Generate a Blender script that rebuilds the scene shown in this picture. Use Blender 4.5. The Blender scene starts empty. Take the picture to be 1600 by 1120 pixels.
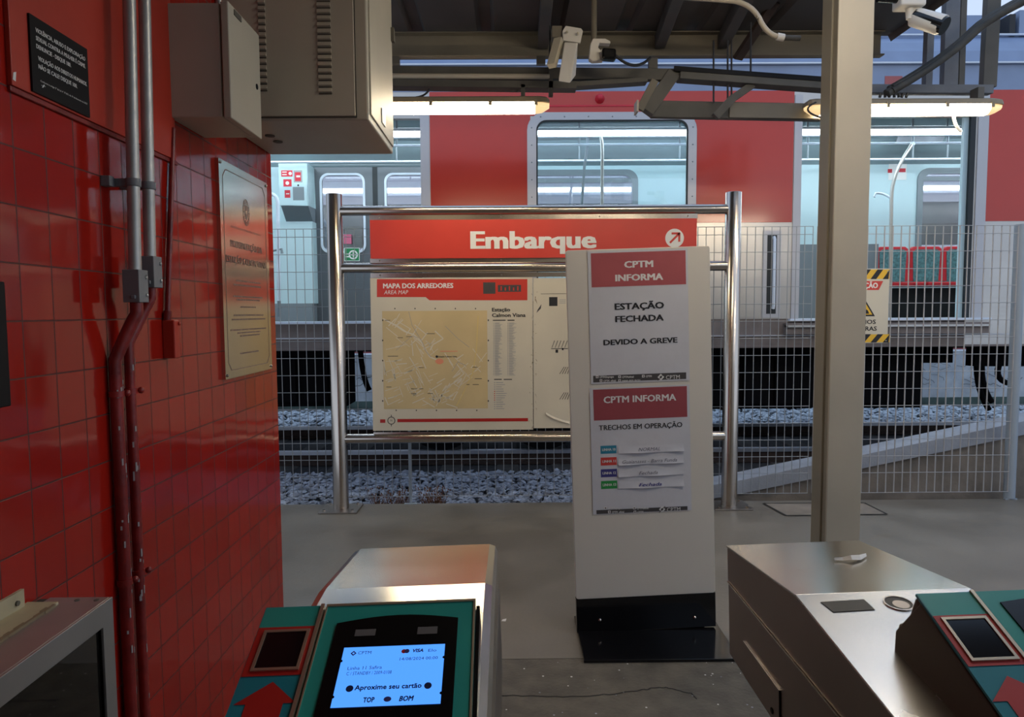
import bpy, bmesh, math, random
from mathutils import Vector, Matrix
random.seed(7)
SC = bpy.context.scene
COL = SC.collection

# ------------------------------------------------------------------ camera
F = 1080.0
CAM = Vector((0, 0, 1.55))
PITCH, YAW, ROLL = 0.0666, 0.0074, 0.0062
fw = Vector((math.sin(YAW)*math.cos(PITCH), math.cos(YAW)*math.cos(PITCH), -math.sin(PITCH)))
rt0 = Vector((math.cos(YAW), -math.sin(YAW), 0))
up0 = rt0.cross(fw)
rt = rt0*math.cos(ROLL) - up0*math.sin(ROLL)
up = up0*math.cos(ROLL) + rt0*math.sin(ROLL)
cd = bpy.data.cameras.new('camera'); cam = bpy.data.objects.new('camera', cd); COL.objects.link(cam)
cd.sensor_width = 36.0; cd.lens = F/1600*36.0; cd.clip_start = 0.02; cd.clip_end = 300
m = Matrix((rt, up, -fw)).transposed().to_4x4(); m.translation = CAM
cam.matrix_world = m
SC.camera = cam

# ------------------------------------------------------------------ world and exposure
w = bpy.data.worlds.new('world'); SC.world = w; w.use_nodes = True
nt = w.node_tree; bg = nt.nodes['Background']
tc = nt.nodes.new('ShaderNodeTexCoord'); sx = nt.nodes.new('ShaderNodeSeparateXYZ'); cr = nt.nodes.new('ShaderNodeValToRGB')
nt.links.new(tc.outputs['Generated'], sx.inputs[0]); nt.links.new(sx.outputs['Z'], cr.inputs[0]); nt.links.new(cr.outputs[0], bg.inputs[0])
cr.color_ramp.elements[0].position = 0.0; cr.color_ramp.elements[0].color = (.74, .84, 1, 1)
cr.color_ramp.elements[1].position = 0.7; cr.color_ramp.elements[1].color = (.50, .68, 1, 1)
bg.inputs[1].default_value = 0.66
SC.view_settings.view_transform = 'Standard'; SC.view_settings.look = 'None'
SC.view_settings.gamma = 1; SC.view_settings.use_curve_mapping = False
SC.view_settings.exposure = 0.62

# ------------------------------------------------------------------ materials
def srgb(r, g, b):
    f = lambda c: (c/255/12.92) if c/255 <= .04045 else ((c/255+.055)/1.055)**2.4
    return (f(r), f(g), f(b))
M = {}
def mat(name, col, rough=.5, metal=0., var=.0, vs=4., bump=0., bs=60., emit=None, es=1., rv=.0, stretch=None, alpha=None, trans=None, spec=None, coat=0.):
    m = bpy.data.materials.new(name); m.use_nodes = True; M[name] = m
    nt = m.node_tree; p = nt.nodes['Principled BSDF']
    p.inputs['Base Color'].default_value = (*col, 1); p.inputs['Roughness'].default_value = rough; p.inputs['Metallic'].default_value = metal
    if coat: p.inputs['Coat Weight'].default_value = coat; p.inputs['Coat Roughness'].default_value = .1
    if spec is not None: p.inputs['Specular IOR Level'].default_value = spec
    if emit: p.inputs['Emission Color'].default_value = (*emit, 1); p.inputs['Emission Strength'].default_value = es
    if trans: p.inputs['Transmission Weight'].default_value = trans; p.inputs['IOR'].default_value = 1.02
    tc = nt.nodes.new('ShaderNodeTexCoord'); mp = nt.nodes.new('ShaderNodeMapping'); nt.links.new(tc.outputs['Object'], mp.inputs[0])
    if stretch: mp.inputs['Scale'].default_value = stretch
    n = nt.nodes.new('ShaderNodeTexNoise'); n.inputs['Scale'].default_value = vs; n.inputs['Detail'].default_value = 6; nt.links.new(mp.outputs[0], n.inputs[0])
    if var:
        r = nt.nodes.new('ShaderNodeValToRGB'); nt.links.new(n.outputs[0], r.inputs[0]); nt.links.new(r.outputs[0], p.inputs['Base Color'])
        e = r.color_ramp.elements; e[0].position = .3; e[1].position = .7
        e[0].color = (*[c*(1-var) for c in col], 1); e[1].color = (*[min(1, c*(1+var)) for c in col], 1)
    if rv:
        r = nt.nodes.new('ShaderNodeMapRange'); nt.links.new(n.outputs[0], r.inputs[0]); nt.links.new(r.outputs[0], p.inputs['Roughness'])
        r.inputs[1].default_value = .3; r.inputs[2].default_value = .7; r.inputs[3].default_value = max(.02, rough-rv); r.inputs[4].default_value = rough+rv
    if bump:
        n2 = nt.nodes.new('ShaderNodeTexNoise'); n2.inputs['Scale'].default_value = bs; n2.inputs['Detail'].default_value = 4; nt.links.new(mp.outputs[0], n2.inputs[0])
        b = nt.nodes.new('ShaderNodeBump'); b.inputs['Strength'].default_value = bump; b.inputs['Distance'].default_value = .01
        nt.links.new(n2.outputs[0], b.inputs['Height']); nt.links.new(b.outputs[0], p.inputs['Normal'])
    return m
def glass(name, tint, rough=.0, mix=.82):
    m = bpy.data.materials.new(name); m.use_nodes = True; M[name] = m; nt = m.node_tree; nt.nodes.clear()
    o = nt.nodes.new('ShaderNodeOutputMaterial'); t = nt.nodes.new('ShaderNodeBsdfTransparent'); t.inputs[0].default_value = (*tint, 1)
    g = nt.nodes.new('ShaderNodeBsdfGlossy'); g.inputs['Roughness'].default_value = .03; mx = nt.nodes.new('ShaderNodeMixShader')
    fr = nt.nodes.new('ShaderNodeFresnel'); fr.inputs[0].default_value = 1.5; ad = nt.nodes.new('ShaderNodeMath'); ad.operation = 'ADD'; ad.inputs[1].default_value = 1-mix
    nt.links.new(fr.outputs[0], ad.inputs[0]); nt.links.new(ad.outputs[0], mx.inputs[0]); nt.links.new(t.outputs[0], mx.inputs[1]); nt.links.new(g.outputs[0], mx.inputs[2]); nt.links.new(mx.outputs[0], o.inputs[0])
glass('train_glass', (.9, .95, .97), mix=.97)
glass('far_glass', (.80, .80, .84), mix=.78)
glass('cabinet_glass', (.3, .3, .3), mix=.93)

def tile_mat():
    m = bpy.data.materials.new('red_tiles'); m.use_nodes = True; M['red_tiles'] = m; nt = m.node_tree; p = nt.nodes['Principled BSDF']
    g = nt.nodes.new('ShaderNodeNewGeometry'); s = nt.nodes.new('ShaderNodeSeparateXYZ'); c = nt.nodes.new('ShaderNodeCombineXYZ')
    nt.links.new(g.outputs['Position'], s.inputs[0])
    a = nt.nodes.new('ShaderNodeMath'); a.operation = 'ADD'; a.inputs[1].default_value = 11-.041
    b = nt.nodes.new('ShaderNodeMath'); b.operation = 'SUBTRACT'; b.inputs[1].default_value = .1125
    nt.links.new(s.outputs['Y'], a.inputs[0]); nt.links.new(s.outputs['Z'], b.inputs[0]); nt.links.new(a.outputs[0], c.inputs[0]); nt.links.new(b.outputs[0], c.inputs[1])
    br = nt.nodes.new('ShaderNodeTexBrick'); br.offset = 0; br.squash = 1; nt.links.new(c.outputs[0], br.inputs[0])
    br.inputs['Scale'].default_value = 1; br.inputs['Brick Width'].default_value = .11; br.inputs['Row Height'].default_value = .1295
    br.inputs['Mortar Size'].default_value = .0022; br.inputs['Mortar Smooth'].default_value = .3; br.inputs['Bias'].default_value = 0
    br.inputs['Color1'].default_value = (.27, .009, .005, 1); br.inputs['Color2'].default_value = (.34, .013, .007, 1); br.inputs['Mortar'].default_value = (.085, .014, .010, 1)
    nt.links.new(br.outputs[0], p.inputs['Base Color'])
    mr = nt.nodes.new('ShaderNodeMapRange'); nt.links.new(br.outputs['Fac'], mr.inputs[0]); mr.inputs[3].default_value = .09; mr.inputs[4].default_value = .6
    nt.links.new(mr.outputs[0], p.inputs['Roughness'])
    n = nt.nodes.new('ShaderNodeTexNoise'); n.inputs['Scale'].default_value = 7; n.inputs['Detail'].default_value = 1; nt.links.new(g.outputs['Position'], n.inputs[0])
    mu = nt.nodes.new('ShaderNodeMath'); mu.operation = 'MULTIPLY_ADD'; mu.inputs[1].default_value = -.35; nt.links.new(br.outputs['Fac'], mu.inputs[0]); 
    n5 = nt.nodes.new('ShaderNodeMath'); n5.operation = 'MULTIPLY'; n5.inputs[1].default_value = .8; nt.links.new(n.outputs[0], n5.inputs[0]); nt.links.new(n5.outputs[0], mu.inputs[2])
    bp = nt.nodes.new('ShaderNodeBump'); bp.inputs['Strength'].default_value = .6; bp.inputs['Distance'].default_value = .004
    nt.links.new(mu.outputs[0], bp.inputs['Height']); nt.links.new(bp.outputs[0], p.inputs['Normal'])
tile_mat()
mat('red_paint', (.40, .026, .010), .5, var=.12, vs=3, bump=.05, bs=30)
mat('red_paint_pipe', (.19, .012, .010), .35, var=.4, vs=12, bump=.15, bs=60)
mat('chip', (.32, .29, .29), .7)
mat('zinc', (.42, .42, .40), .42, metal=.55, var=.15, vs=9)
mat('grey_cast', (.17, .18, .19), .55, var=.15)
mat('beige_metal', (.47, .43, .34), .45, var=.07, vs=3)
mat('beige_dark', (.10, .09, .07), .7)
mat('black', (.006, .006, .007), .6, spec=.2)
mat('gloss_black', (.006, .006, .007), .12)
mat('white_print', (.75, .75, .73), .5)
mat('grey_print', (.33, .33, .33), .6)
mat('steel', (.56, .50, .44), .23, metal=1, var=.06, vs=3, rv=.03)
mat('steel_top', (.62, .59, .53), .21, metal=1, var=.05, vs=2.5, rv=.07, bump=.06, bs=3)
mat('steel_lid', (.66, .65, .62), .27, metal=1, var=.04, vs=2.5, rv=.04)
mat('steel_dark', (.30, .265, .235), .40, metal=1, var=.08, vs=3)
mat('steel_brushed', (.55, .52, .50), .36, metal=.9, var=.10, vs=3, stretch=(1, 1, .15))
mat('steel_plaque', (.58, .53, .45), .17, metal=1, var=.06, vs=4)
mat('engrave', (.22, .15, .12), .5)
mat('alu', (.42, .42, .41), .4, metal=.8, var=.1)
mat('cream', (.42, .37, .24), .6, var=.15, vs=12)
mat('blue_film', (.08, .15, .28), .4)
mat('dark_inside', (.035, .035, .03), .6)
mat('concrete', (.175, .155, .128), .42, var=.18, vs=2.2, bump=.12, bs=35, rv=.10)
mat('concrete_rough', (.115, .100, .076), .7, var=.28, vs=9, bump=.5, bs=60)
mat('crack', (.02, .018, .015), .9)
mat('concrete_old', (.22, .185, .15), .8, var=.3, vs=4, bump=.3, bs=30)
mat('coping', (.32, .34, .38), .7, var=.15, vs=5, bump=.2)
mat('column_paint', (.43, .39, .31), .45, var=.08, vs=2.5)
mat('column_paint_shaded', (.23, .205, .155), .5, var=.10, vs=2.5)  # column paint darkened, shade put into the colour of the sides
mat('roof_dark', (.085, .080, .080), .7, var=.2, vs=2)
mat('beam_dark', (.16, .14, .105), .6, var=.15, vs=3)
mat('tray_dark', (.075, .070, .060), .6, var=.2, vs=6)
mat('tray_blue', (.12, .13, .15), .6, var=.2, vs=6)
mat('cable', (.02, .02, .022), .6)
mat('bundle', (.045, .043, .038), .7, var=.3, vs=15)
mat('cond_beige', (.45, .40, .32), .5)
mat('lamp_body', (.25, .20, .13), .5)
mat('lamp_glow', (1, 1, 1), .4, emit=(1, .82, .55), es=22)
mat('fill_glow', (1, 1, 1), .4, emit=(1, .86, .66), es=42)
mat('lamp_end', (.85, .65, .35), .3, emit=(1, .7, .35), es=.55)
mat('cam_white', (.62, .60, .56), .4)
mat('board_white', (.66, .63, .56), .35, var=.02, vs=2)
mat('paper', (.58, .59, .63), .7, var=.04, vs=6, bump=.6, bs=5)
mat('paper_red', (.40, .085, .095), .6, var=.06, vs=6, bump=.6, bs=5)
mat('paper_red2', (.30, .055, .068), .6, var=.06, vs=6, bump=.6, bs=5)
mat('paper_dark', (.055, .05, .05), .6)
mat('ink', (.012, .012, .015), .6)
mat('ink_blue', (.03, .03, .22), .6)
mat('ink_grey', (.10, .10, .14), .6)
mat('line_teal', (.02, .22, .33), .6); mat('line_red', (.62, .05, .04), .6); mat('line_blue', (.04, .04, .22), .6); mat('line_green', (.02, .30, .06), .6)
mat('sign_red', (.58, .045, .03), .38, var=.04)
mat('map_white', (.62, .56, .44), .45, var=.05, vs=3)
mat('map_tan', (.60, .46, .24), .5, var=.08, vs=4)
mat('map_road', (.66, .60, .48), .5); mat('map_road_grey', (.36, .33, .28), .5); mat('map_yellow', (.66, .50, .20), .5); mat('map_pink', (.75, .28, .16), .5)
mat('dirt', (.20, .15, .09), .8)
mat('yellow', (.75, .45, .03), .5)
mat('sign_cream', (.60, .56, .46), .5)
mat('teal', (.022, .31, .26), .35, var=.08, vs=5, coat=.2)
mat('teal_blue', (.010, .21, .26), .35, var=.08, vs=5, coat=.2)
mat('arrow_red', (.42, .015, .010), .45)
mat('reader_black', (.004, .004, .004), .25)
mat('reader_side', (.085, .062, .048), .5, metal=.6)
mat('reader_lip', (.26, .22, .16), .4, metal=.5)
mat('brass_edge', (.62, .52, .38), .35, metal=.8)
mat('screen_blue', (.0, .0, .0), .2, emit=(.075, .30, 1.0), es=.85)
mat('screen_ink', (.01, .03, .12), .4)
mat('screen_grey', (.12, .12, .12), .5)
mat('fence_wire', (.34, .36, .38), .5, metal=.4)
mat('fence_wire_thick', (.46, .45, .45), .5, metal=.3)
mat('fence_post', (.32, .37, .42), .5)
mat('train_red', (.52, .035, .02), .22, var=.05, vs=1.5, coat=.3)
mat('train_steel', (.52, .50, .47), .33, metal=.75, var=.07, vs=3)
mat('train_frame', (.50, .50, .52), .4, metal=.3)
mat('train_roof', (.24, .31, .46), .45, var=.06)
mat('train_line', (.70, .78, .88), .4)
mat('train_skirt', (.20, .165, .15), .6, var=.2, vs=5)
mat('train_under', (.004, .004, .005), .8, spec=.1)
mat('inside_white', (.50, .66, .70), .4)
mat('inside_ceiling', (.34, .44, .47), .4)
mat('inside_grey', (.20, .235, .26), .4)
mat('inside_door', (.13, .145, .16), .35, metal=.4)
mat('train_lamp', (1, 1, 1), .4, emit=(.80, .93, 1.0), es=8)
mat('seat_red', (.55, .02, .03), .35)
mat('seat_teal', (.07, .17, .18), .7, var=.5, vs=30)
mat('train_floor', (.05, .05, .055), .5)
mat('rubber', (.01, .015, .018), .5)
mat('sticker_red', (.60, .02, .04), .5); mat('sticker_green', (.01, .22, .07), .5); mat('pink', (.65, .15, .25), .5)
mat('rail_steel', (.75, .78, .85), .3, metal=.9)
mat('rail_rust', (.035, .020, .015), .8, var=.3, vs=20)
mat('sleeper', (.07, .065, .06), .9, var=.3, vs=6)
mat('ballast_base', (.04, .04, .042), 1, var=.3, vs=20, bump=1, bs=25)
mat('stone', (.33, .35, .40), .85, var=.5, vs=9)
mat('stone_daylit', (.72, .76, .84), .85, var=.3, vs=9)  # lighter copy of the stone, daylight put into its colour
mat('weed', (.20, .09, .045), .8, var=.4, vs=30)
mat('whitewash', (.85, .88, .92), .8, var=.25, vs=3, bump=.5, bs=6)
mat('moss', (.16, .22, .19), .9, var=.3)
mat('far_building', (.20, .20, .21), .8, var=.1)
mat('far_roof_red', (.40, .12, .12), .7)
mat('litter', (.75, .74, .70), .7)
mat('grass_ground', (.16, .15, .12), 1, var=.3)

# ------------------------------------------------------------------ geometry helpers
def ray(px, py):
    return (fw*F + rt*(px-800) - up*(py-560)).normalized()
class Plane:
    def __init__(s, O, U, V):
        s.O = Vector(O); s.U = Vector(U).normalized(); s.V = Vector(V).normalized(); s.N = s.U.cross(s.V)
    def uv(s, px, py):
        d = ray(px, py); t = (s.O-CAM).dot(s.N)/d.dot(s.N); q = CAM + d*t - s.O
        return q.dot(s.U), q.dot(s.V)
    def pt(s, u, v, n=0): return s.O + s.U*u + s.V*v + s.N*n
def PY(Y): return Plane((0, Y, 0), (1, 0, 0), (0, 0, 1))       # facing the camera
def PX(X): return Plane((X, 0, 0), (0, 1, 0), (0, 0, 1))       # wall plane facing +X
def xz(px, py, Y): return PY(Y).uv(px, py)
def yz(px, py, X): return PX(X).uv(px, py)

def rr(x0, x1, y0, y1, r, seg=6):
    p = []
    for cx, cy, a0 in ((x1-r, y1-r, 0), (x0+r, y1-r, 90), (x0+r, y0+r, 180), (x1-r, y0+r, 270)):
        for k in range(seg+1):
            a = math.radians(a0+90*k/seg); p.append((cx+r*math.cos(a), cy+r*math.sin(a)))
    return p
def circ(cx, cy, r, seg=24, ry=None):
    return [(cx+r*math.cos(2*math.pi*k/seg), cy+(ry or r)*math.sin(2*math.pi*k/seg)) for k in range(seg)]

_tc = {}
def textgeo(s, bold, shear):
    k = (s, bold, shear)
    if k not in _tc:
        c = bpy.data.curves.new('t', 'FONT'); c.body = s; c.size = 1; c.offset = 0; c.shear = shear; c.resolution_u = 2
        o = bpy.data.objects.new('t', c); me = bpy.data.meshes.new_from_object(o)
        _tc[k] = ([v.co.copy() for v in me.vertices], [tuple(p.vertices) for p in me.polygons])
        bpy.data.meshes.remove(me); bpy.data.objects.remove(o); bpy.data.curves.remove(c)
    return _tc[k]
CAPH = max(v.y for v in textgeo('H', 0, 0)[0])

class MB:
    def __init__(s, T=None): s.v = []; s.f = []; s.m = []; s.sm = []; s.mats = []; s.T = T
    def mi(s, m):
        if m not in s.mats: s.mats.append(m)
        return s.mats.index(m)
    def add(s, vs, fs, m, smooth=False):
        b = len(s.v); s.v += [(s.T @ Vector(v)) if s.T else Vector(v) for v in vs]; i = s.mi(m)
        for f in fs: s.f.append([b+k for k in f]); s.m.append(i); s.sm.append(smooth)
        return s
    def box(s, x0, x1, y0, y1, z0, z1, m):
        vs = [(x, y, z) for z in (z0, z1) for x, y in ((x0, y0), (x1, y0), (x1, y1), (x0, y1))]
        return s.add(vs, [(3, 2, 1, 0), (4, 5, 6, 7), (0, 1, 5, 4), (1, 2, 6, 5), (2, 3, 7, 6), (3, 0, 4, 7)], m)
    def obox(s, c, ax, ay, az, m):      # oriented box: centre, three half vectors
        c = Vector(c); ax, ay, az = Vector(ax), Vector(ay), Vector(az)
        vs = [c+sx*ax+sy*ay+sz*az for sz in (-1, 1) for sx, sy in ((-1, -1), (1, -1), (1, 1), (-1, 1))]
        return s.add(vs, [(3, 2, 1, 0), (4, 5, 6, 7), (0, 1, 5, 4), (1, 2, 6, 5), (2, 3, 7, 6), (3, 0, 4, 7)], m)
    def bar(s, p0, p1, wy, wz, m, upv=(0, 0, 1)):   # rectangular bar between two points
        p0, p1 = Vector(p0), Vector(p1); d = (p1-p0); n = d.normalized(); a = n.cross(Vector(upv)).normalized(); b = a.cross(n)
        return s.obox((p0+p1)/2, d/2, a*wy/2, b*wz/2, m)
    def prism(s, poly, axis, a, b, m, caps=True, smooth=False):
        def P(p, t):
            return {'x': (t, p[0], p[1]), 'y': (p[0], t, p[1]), 'z': (p[0], p[1], t)}[axis]
        n = len(poly); vs = [P(p, a) for p in poly]+[P(p, b) for p in poly]
        s.add(vs, [(i, (i+1) % n, n+(i+1) % n, n+i) for i in range(n)], m, smooth)
        if caps: s.add(vs, [tuple(range(n))[::-1], tuple(range(n, 2*n))], m)
        return s
    def slab(s, pl, poly, n0, n1, m):           # polygon in a plane with thickness
        k = len(poly); vs = [pl.pt(u, v, n0) for u, v in poly]+[pl.pt(u, v, n1) for u, v in poly]
        return s.add(vs, [(i, (i+1) % k, k+(i+1) % k, k+i) for i in range(k)]+[tuple(range(k))[::-1], tuple(range(k, 2*k))], m)
    def ring(s, pl, outer, inner, n0, n1, m):
        k = len(outer); vs = []
        for n in (n0, n1):
            for poly in (outer, inner): vs += [pl.pt(u, v, n) for u, v in poly]
        fs = []
        for i in range(k):
            j = (i+1) % k
            fs += [(i, j, k+j, k+i), (2*k+i, 3*k+i, 3*k+j, 2*k+j), (i, 2*k+i, 2*k+j, j), (k+i, k+j, 3*k+j, 3*k+i)]
        return s.add(vs, fs, m)
    def flat(s, pl, poly, m, off=.0008):
        return s.add([pl.pt(u, v, off) for u, v in poly], [tuple(range(len(poly)))], m)
    def prect(s, pl, x0, y0, x1, y1, m, off=.0008):
        a = pl.uv(x0, y1); b = pl.uv(x1, y0)
        return s.flat(pl, [(a[0], a[1]), (b[0], a[1]), (b[0], b[1]), (a[0], b[1])], m, off)
    def ppoly(s, pl, pts, m, off=.0008): return s.flat(pl, [pl.uv(*p) for p in pts], m, off)
    def line(s, pl, pts, wd, m, off=.0008):     # ribbon
        for (a, b) in zip(pts, pts[1:]):
            d = Vector((b[0]-a[0], b[1]-a[1])); 
            if d.length < 1e-6: continue
            n = Vector((-d.y, d.x)).normalized()*wd/2
            s.flat(pl, [(a[0]-n.x, a[1]-n.y), (b[0]-n.x, b[1]-n.y), (b[0]+n.x, b[1]+n.y), (a[0]+n.x, a[1]+n.y)], m, off)
        return s
    def text(s, pl, t, u, v, h, m, width=None, bold=0., shear=0., off=.0012, al='l'):
        vs, fs = textgeo(t, bold, shear); x0 = min(q.x for q in vs); x1 = max(q.x for q in vs); sy = h/CAPH; sxx = width/(x1-x0) if width else sy
        if al == 'c': u -= (x1-x0)*sxx/2
        b = bold*1.2
        for kk, (dx, dy) in enumerate(((0, 0),) if not bold else ((-b, -b*.4), (-b*.5, 0), (0, b*.4), (b*.5, 0), (b, -b*.4), (0, -b*.4), (b, b*.4), (-b, b*.4))):
            s.add([pl.pt(u+(q.x-x0+dx)*sxx, v+(q.y+dy)*sy, off+kk*.00008) for q in vs], fs, m)
        return s
    def ptext(s, pl, t, xl, xr, yb, cap, m, **k):    # text by its measured extent on the plane
        a = pl.uv(xl, yb); b = pl.uv(xr, yb); c = pl.uv(xl, yb-cap)
        return s.text(pl, t, a[0], (a[1]+b[1])/2, c[1]-a[1], m, width=b[0]-a[0], **k)
    def tube(s, pts, r, m, seg=12, smooth=True, cap=True):
        pts = [Vector(p) for p in pts]; n = len(pts); rs = r if isinstance(r, (list, tuple)) else [r]*n
        t = (pts[1]-pts[0]).normalized(); a = t.orthogonal().normalized(); vs = []
        for i, p in enumerate(pts):
            tn = ((pts[min(i+1, n-1)]-p).normalized()+(p-pts[max(i-1, 0)]).normalized()).normalized() if 0 < i < n-1 else ((pts[1]-pts[0]) if i == 0 else (pts[-1]-pts[-2])).normalized()
            a = (a-tn*a.dot(tn)).normalized(); b = tn.cross(a)
            vs += [p+(a*math.cos(2*math.pi*k/seg)+b*math.sin(2*math.pi*k/seg))*rs[i] for k in range(seg)]
        s.add(vs, [(i*seg+k, i*seg+(k+1) % seg, (i+1)*seg+(k+1) % seg, (i+1)*seg+k) for i in range(n-1) for k in range(seg)], m, smooth)
        if cap: s.add(vs, [tuple(range(seg))[::-1], tuple(range((n-1)*seg, n*seg))], m)
        return s
    def ball(s, c, r, m, seg=14, sc=(1, 1, 1)):
        c = Vector(c); vs = []; fs = []; R = seg//2
        for i in range(R+1):
            th = math.pi*i/R
            for k in range(seg):
                ph = 2*math.pi*k/seg; vs.append(c+Vector((math.sin(th)*math.cos(ph)*r*sc[0], math.sin(th)*math.sin(ph)*r*sc[1], math.cos(th)*r*sc[2])))
        for i in range(R):
            for k in range(seg): fs.append((i*seg+k, (i+1)*seg+k, (i+1)*seg+(k+1) % seg, i*seg+(k+1) % seg))
        return s.add(vs, fs, m, True)
    def build(s, name, parent=None, bevel=0., loc=None):
        me = bpy.data.meshes.new(name); W = WM[parent] if parent else Matrix.Translation(loc or (0, 0, 0)); Wi = W.inverted()
        me.from_pydata([Wi @ v for v in s.v], [], s.f)
        for x in s.mats: me.materials.append(M[x])
        me.polygons.foreach_set('material_index', s.m); me.polygons.foreach_set('use_smooth', s.sm); me.update()
        bm = bmesh.new(); bm.from_mesh(me)
        if bevel: bmesh.ops.remove_doubles(bm, verts=bm.verts, dist=1e-5)
        if len(bm.verts) < 60000 and bevel: bmesh.ops.recalc_face_normals(bm, faces=bm.faces)
        bm.to_mesh(me); bm.free()
        o = bpy.data.objects.new(name, me); COL.objects.link(o)
        if parent: o.parent = parent
        else: o.matrix_world = W
        WM[o] = W
        if bevel:
            b = o.modifiers.new('bevel', 'BEVEL'); b.width = bevel; b.segments = 2; b.limit_method = 'ANGLE'; b.angle_limit = .6
        return o
WM = {}
def tag(o, label, cat, group=None):
    o['label'] = label; o['category'] = cat
    if group: o['group'] = group
    return o
def thing(name, label, cat, loc=(0, 0, 0), group=None, W=None):
    o = bpy.data.objects.new(name, None); COL.objects.link(o); o.empty_display_size = .1
    W = W or Matrix.Translation(loc); o.matrix_world = W; WM[o] = W
    return tag(o, label, cat, group)
def struct(o): o['kind'] = 'structure'; return o
def stuff(o): o['kind'] = 'stuff'; return o
def lab(o, s): o['label'] = s; return o
def arc(p0, p1, p2, n=8):   # quadratic curve
    p0, p1, p2 = Vector(p0), Vector(p1), Vector(p2)
    return [p0*(1-t)**2+p1*2*t*(1-t)+p2*t*t for t in [k/n for k in range(n+1)]]

# ================================================================== setting
mb = MB()
mb.box(-1.4, 9, -5, 3.0, -.3, 0, 'concrete_rough').box(-9, 9, 3.004, 5.55, -.3, 0, 'concrete').box(-1.4, 9, 2.99, 3.01, -.3, -.004, 'crack')
FP = Plane((0, 0, 0), (1, 0, 0), (0, 1, 0))
pts = [FP.uv(*p) for p in ((775, 1086), (830, 1087), (880, 1088), (935, 1086), (970, 1083), (1005, 1078), (1030, 1073), (1045, 1075), (1062, 1079), (1080, 1083), (1092, 1096))]
pts2 = []
for a, b in zip(pts, pts[1:]):
    for k in range(4): pts2.append((a[0]+(b[0]-a[0])*k/4, a[1]+(b[1]-a[1])*k/4+random.uniform(-.006, .006)))
mb.line(FP, pts2, .006, 'crack', .001)
for k in range(60):
    x = random.uniform(-.1, 1.0); y = random.uniform(2.3, 2.98); mb.flat(FP, circ(x, y, random.uniform(.002, .005), 6), 'litter' if k % 3 else 'stone', .001)
struct(mb.build('floor'))

mb = MB(); mb.box(-1.4, -1.1, -5, 3.3, 0, 3.5, 'red_tiles'); struct(mb.build('wall_left'))
mb = MB(); mb.box(-1.4, 9, -5.2, -5, 0, 3.6, 'beige_metal'); struct(mb.build('wall_back'))
# painted red sheet above the tiles
y0, _ = yz(9, 100, -1.1); y1, _ = yz(268, 200, -1.1)
mb = MB(); mb.box(-1.1, -1.088, y0, y1, 2.058, 3.4, 'red_paint'); mb.box(-1.1, -1.092, y0, y1+.02, 2.045, 2.058, 'red_paint_pipe'); struct(mb.build('trim_1', bevel=.002))
y2, z2 = yz(22, 118, -1.088)
mb = MB(); mb.flat(PX(-1.088), [(y2-.006, z2-.01), (y2+.003, z2-.012), (y2+.006, z2+.01), (y2-.003, z2+.006)], 'litter', .001)
tag(mb.build('paint_chip', loc=(-1.088, y2, z2)), 'small pale chip in the red paint left of the black notice', 'chip')

# canopy roof: trapezoidal sheets running away from the viewer
ZD = xz(900, 54, 4.9)[1]+.003
mb = MB(); X0, X1 = -9, 2.34; pitch = .47; prof = []
def deck(X0, X1, Y0, Y1):
    x = X0; prof = []
    while x < X1-.01:
        prof += [(x, ZD), (x+.35, ZD), (x+.375, ZD+.04), (x+.445, ZD+.04)]; x += pitch
    prof += [(x-.018, ZD+.04), (x+.004, ZD)]
    mb.prism(prof+[(a, b+.012) for a, b in prof][::-1], 'y', Y0, Y1, 'roof_dark')
deck(-9, -9+pitch*22, -5, 5.05); deck(-9+pitch*22, 2.34, 4.28, 5.05); deck(-9+pitch*22, 2.34, -5, 1.6)  # gap left out of view at right so daylight reaches the turnstile lid
struct(mb.build('ceiling'))

# ================================================================== canopy steelwork
def purlin(name, label, pa, pb, dark='beam_dark', cat='beam', w=.06, h=.16):
    t = MB(); t.bar(pa, pb, w, h, dark); o = t.build(name, loc=pa, bevel=.004); return tag(o, label, cat)
YB = 4.9
zb0 = xz(900, 92, YB)[1]; zb1 = xz(900, 54, YB)[1]
t = thing('roof_beam', 'long dark channel beam along the canopy edge above the cable trays', 'beam', (-3, YB, zb0))
MB().box(-9, 2.6, YB-.005, YB+.005, zb0, zb1, 'beam_dark').box(-9, 2.6, YB-.06, YB+.005, zb0, zb0+.008, 'beam_dark').box(-9, 2.6, YB-.06, YB+.005, zb1-.008, zb1, 'beam_dark').build('channel', t)
for px in (608+10, 845): 
    x, z = xz(px, 95, YB-.03); MB().box(x-.03, x+.03, YB-.06, YB-.02, z-.03, zb0+.002, 'tray_dark').build('clip', t)
# secondary beams running with the sheets
for px, lb in ((848, 'dark roof rafter above the pair of small cameras'), (1030, 'dark roof rafter left of the hanging cables'), (1128, 'dark roof rafter above the hanging cables')):
    x, _ = xz(px, 60, YB); z = zb1-.02
    purlin('rafter', lb, (x*.9, 3.4, zb1-.03), (x, YB-.02, zb1-.06), 'roof_dark', 'rafter', .07, .09)
purlin('diagonal_brace', 'reddish brown diagonal brace under the canopy left of the steel column', (*[xz(1152, 92, 4.8)[0], 4.8], xz(1152, 92, 4.8)[1]), (xz(1212, 2, 4.5)[0], 4.5, xz(1212, 2, 4.5)[1]), 'rail_rust', 'brace', .07, .03)

YT = 4.55
def at(px, py, Y=YT): x, z = xz(px, py, Y); return Vector((x, Y, z))
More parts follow.
